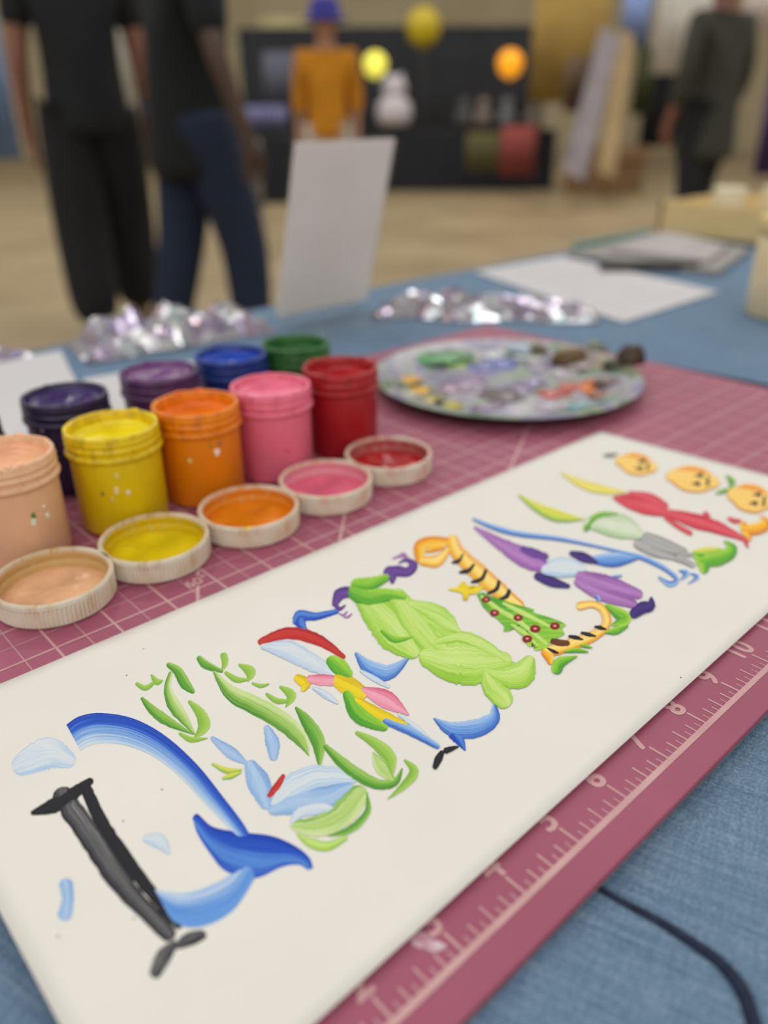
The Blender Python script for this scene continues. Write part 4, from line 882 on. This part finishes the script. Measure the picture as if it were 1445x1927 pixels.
def lump(name, u, v, dist, wpx, hpx, c, label, cat, seed, group=None):
    """soft stuffed shape sitting on the display table: rounded body with a head"""
    p = D(u, v, dist); w2, h = wpx/F*dist/2, hpx/F*dist; t = empty(name, p, label, cat, group)
    m = mottled(name+'_plush', c, tuple(int(q*.9) for q in c), 20, .95, bmp=.3)
    obj('body', mesh(lathe([(0, 0), (w2*.8, 0), (w2, h*.2), (w2*.9, h*.45), (w2*.5, h*.6), (0, h*.64)], 24, wob=lambda s, k: 0)), m, t, True)
    obj('head', mesh(lathe([(0, h*.5), (w2*.55, h*.56), (w2*.7, h*.74), (w2*.5, h*.94), (0, h)], 24)), m, t, True)
    for s in (-1, 1): obj('ear', mesh(tube([(s*w2*.4, 0, h*.88), (s*w2*.55, 0, h*1.02)], [w2*.16, w2*.08], 10)), m, t, True)
    return t
lump('plush_toy', 742, 236, 9.75, 66, 84, (206, 198, 202), 'large pale plush toy on the display table under the yellow lamp', 'plush toy', 1)
for u, c, lab in ((872, (84, 84, 84), 'dark grey plush toy'), (908, (130, 116, 106), 'taupe plush toy'), (952, (116, 118, 122), 'mid grey plush toy'), (1004, (146, 134, 126), 'beige plush toy')):
    lump('plush_toy', u, 236, 9.7, 34, 46, c, lab+' in the row on the display table', 'plush toy', u)
panel('gift_box', 462, 536, 200, 240, 8.6, (120, 120, 160), 'lavender box on the short black table', 'box', th=.3)
panel('display_screen', 500, 560, 100, 205, 9.2, (96, 98, 112), 'grey screen panel left of the person in orange', 'screen')
panel('pale_sign', 490, 580, 34, 96, 13.5, (226, 214, 160), 'pale yellow sign above the black curtain', 'sign')
panel('roll_up_banner', 186, 282, 20, 312, 7.5, (166, 160, 146), 'pale grey roll-up banner between the two people in black', 'banner')
panel('roll_up_banner', -60, 40, -20, 300, 5.4, (116, 142, 184), 'light blue roll-up banner at the left edge', 'banner')
panel('roll_up_banner', 440, 498, 262, 400, 7.2, (150, 150, 146), 'low pale grey board behind the striding person', 'board')
panel('roll_up_banner', 995, 1132, -30, 192, 9.3, (156, 128, 60), 'mustard fabric banner right of the orange lamp', 'banner', (140, 112, 56))
panel('roll_up_banner', 1060, 1112, 108, 210, 8.75, (104, 84, 66), 'brown panel hung in front of the mustard banner', 'banner')
panel('roll_up_banner', 1166, 1218, -20, 88, 9.4, (140, 160, 206), 'pale blue banner high beside the leaning boards', 'banner')
panel('roll_up_banner', 1060, 1140, -30, 42, 9.05, (160, 158, 168), 'grey lilac sign at the top of the mustard banner', 'sign')
panel('roll_up_banner', 1186, 1222, 92, 216, 9.6, (76, 80, 48), 'dark olive banner beside the leaning boards', 'banner')
panel('black_drape', 1200, 1292, 120, 276, 15.5, (22, 23, 28), 'far black curtain left of the person in the olive jacket', 'curtain')
panel('white_banner', 1226, 1340, -40, 138, 7.6, (206, 200, 192), 'white hanging banner above the far black curtain', 'banner')
panel('white_banner', 1395, 1470, -40, 60, 8.2, (220, 206, 200), 'white hanging banner at the top right corner', 'banner')
panel('purple_banner', 1418, 1480, 120, 330, 6.8, (78, 48, 110), 'purple banner at the right edge', 'banner')
def board(label, u0, v0, u1, v1, dist, wpx, c):
    a, b_ = D(u0, v0, dist+.5), D(u1, v1, dist); wd = wpx/F*dist; d = (b_-a); n = d.cross(Vector((FW.x, FW.y, 0))).normalized()*wd/2; f = Vector((FW.x, FW.y, 0))*.02
    bm = bmesh.new(); v = [bm.verts.new(p-a) for p in (a-n-f, a+n-f, b_+n-f, b_-n-f, a-n+f, a+n+f, b_+n+f, b_-n+f)]
    for q in ((0, 1, 2, 3), (7, 6, 5, 4), (0, 4, 5, 1), (1, 5, 6, 2), (2, 6, 7, 3), (3, 7, 4, 0)): bm.faces.new([v[k] for k in q])
    o = obj('leaning_board', mesh(bm), mottled('board_face', c, tuple(int(q*.9) for q in c), 5, .7)); o.location = a; tag(o, label, 'board')
board('lilac grey board leaning at a slant near the mustard banner', 1150, 60, 1078, 330, 7.9, 44, (136, 126, 130))
board('tan board leaning beside the lilac one', 1178, 60, 1140, 330, 8.0, 34, (156, 130, 88))
bx_ = empty('carton', gpos(1150, 9.2), 'brown carton on the floor behind the leaning boards', 'carton')
obj('carton_body', mesh(box_bm((-.38, -.3, 0), (.38, .3, .42))), mottled('brown_carton', (120, 92, 60), (134, 104, 70), 8, .8), bx_)
for s in (-1, 1): obj('flap', mesh(box_bm((-.38, s*.3-.005, .42), (.38, s*.34, .56))), mottled('brown_carton', (130, 100, 66), (140, 110, 76), 8, .8), bx_)
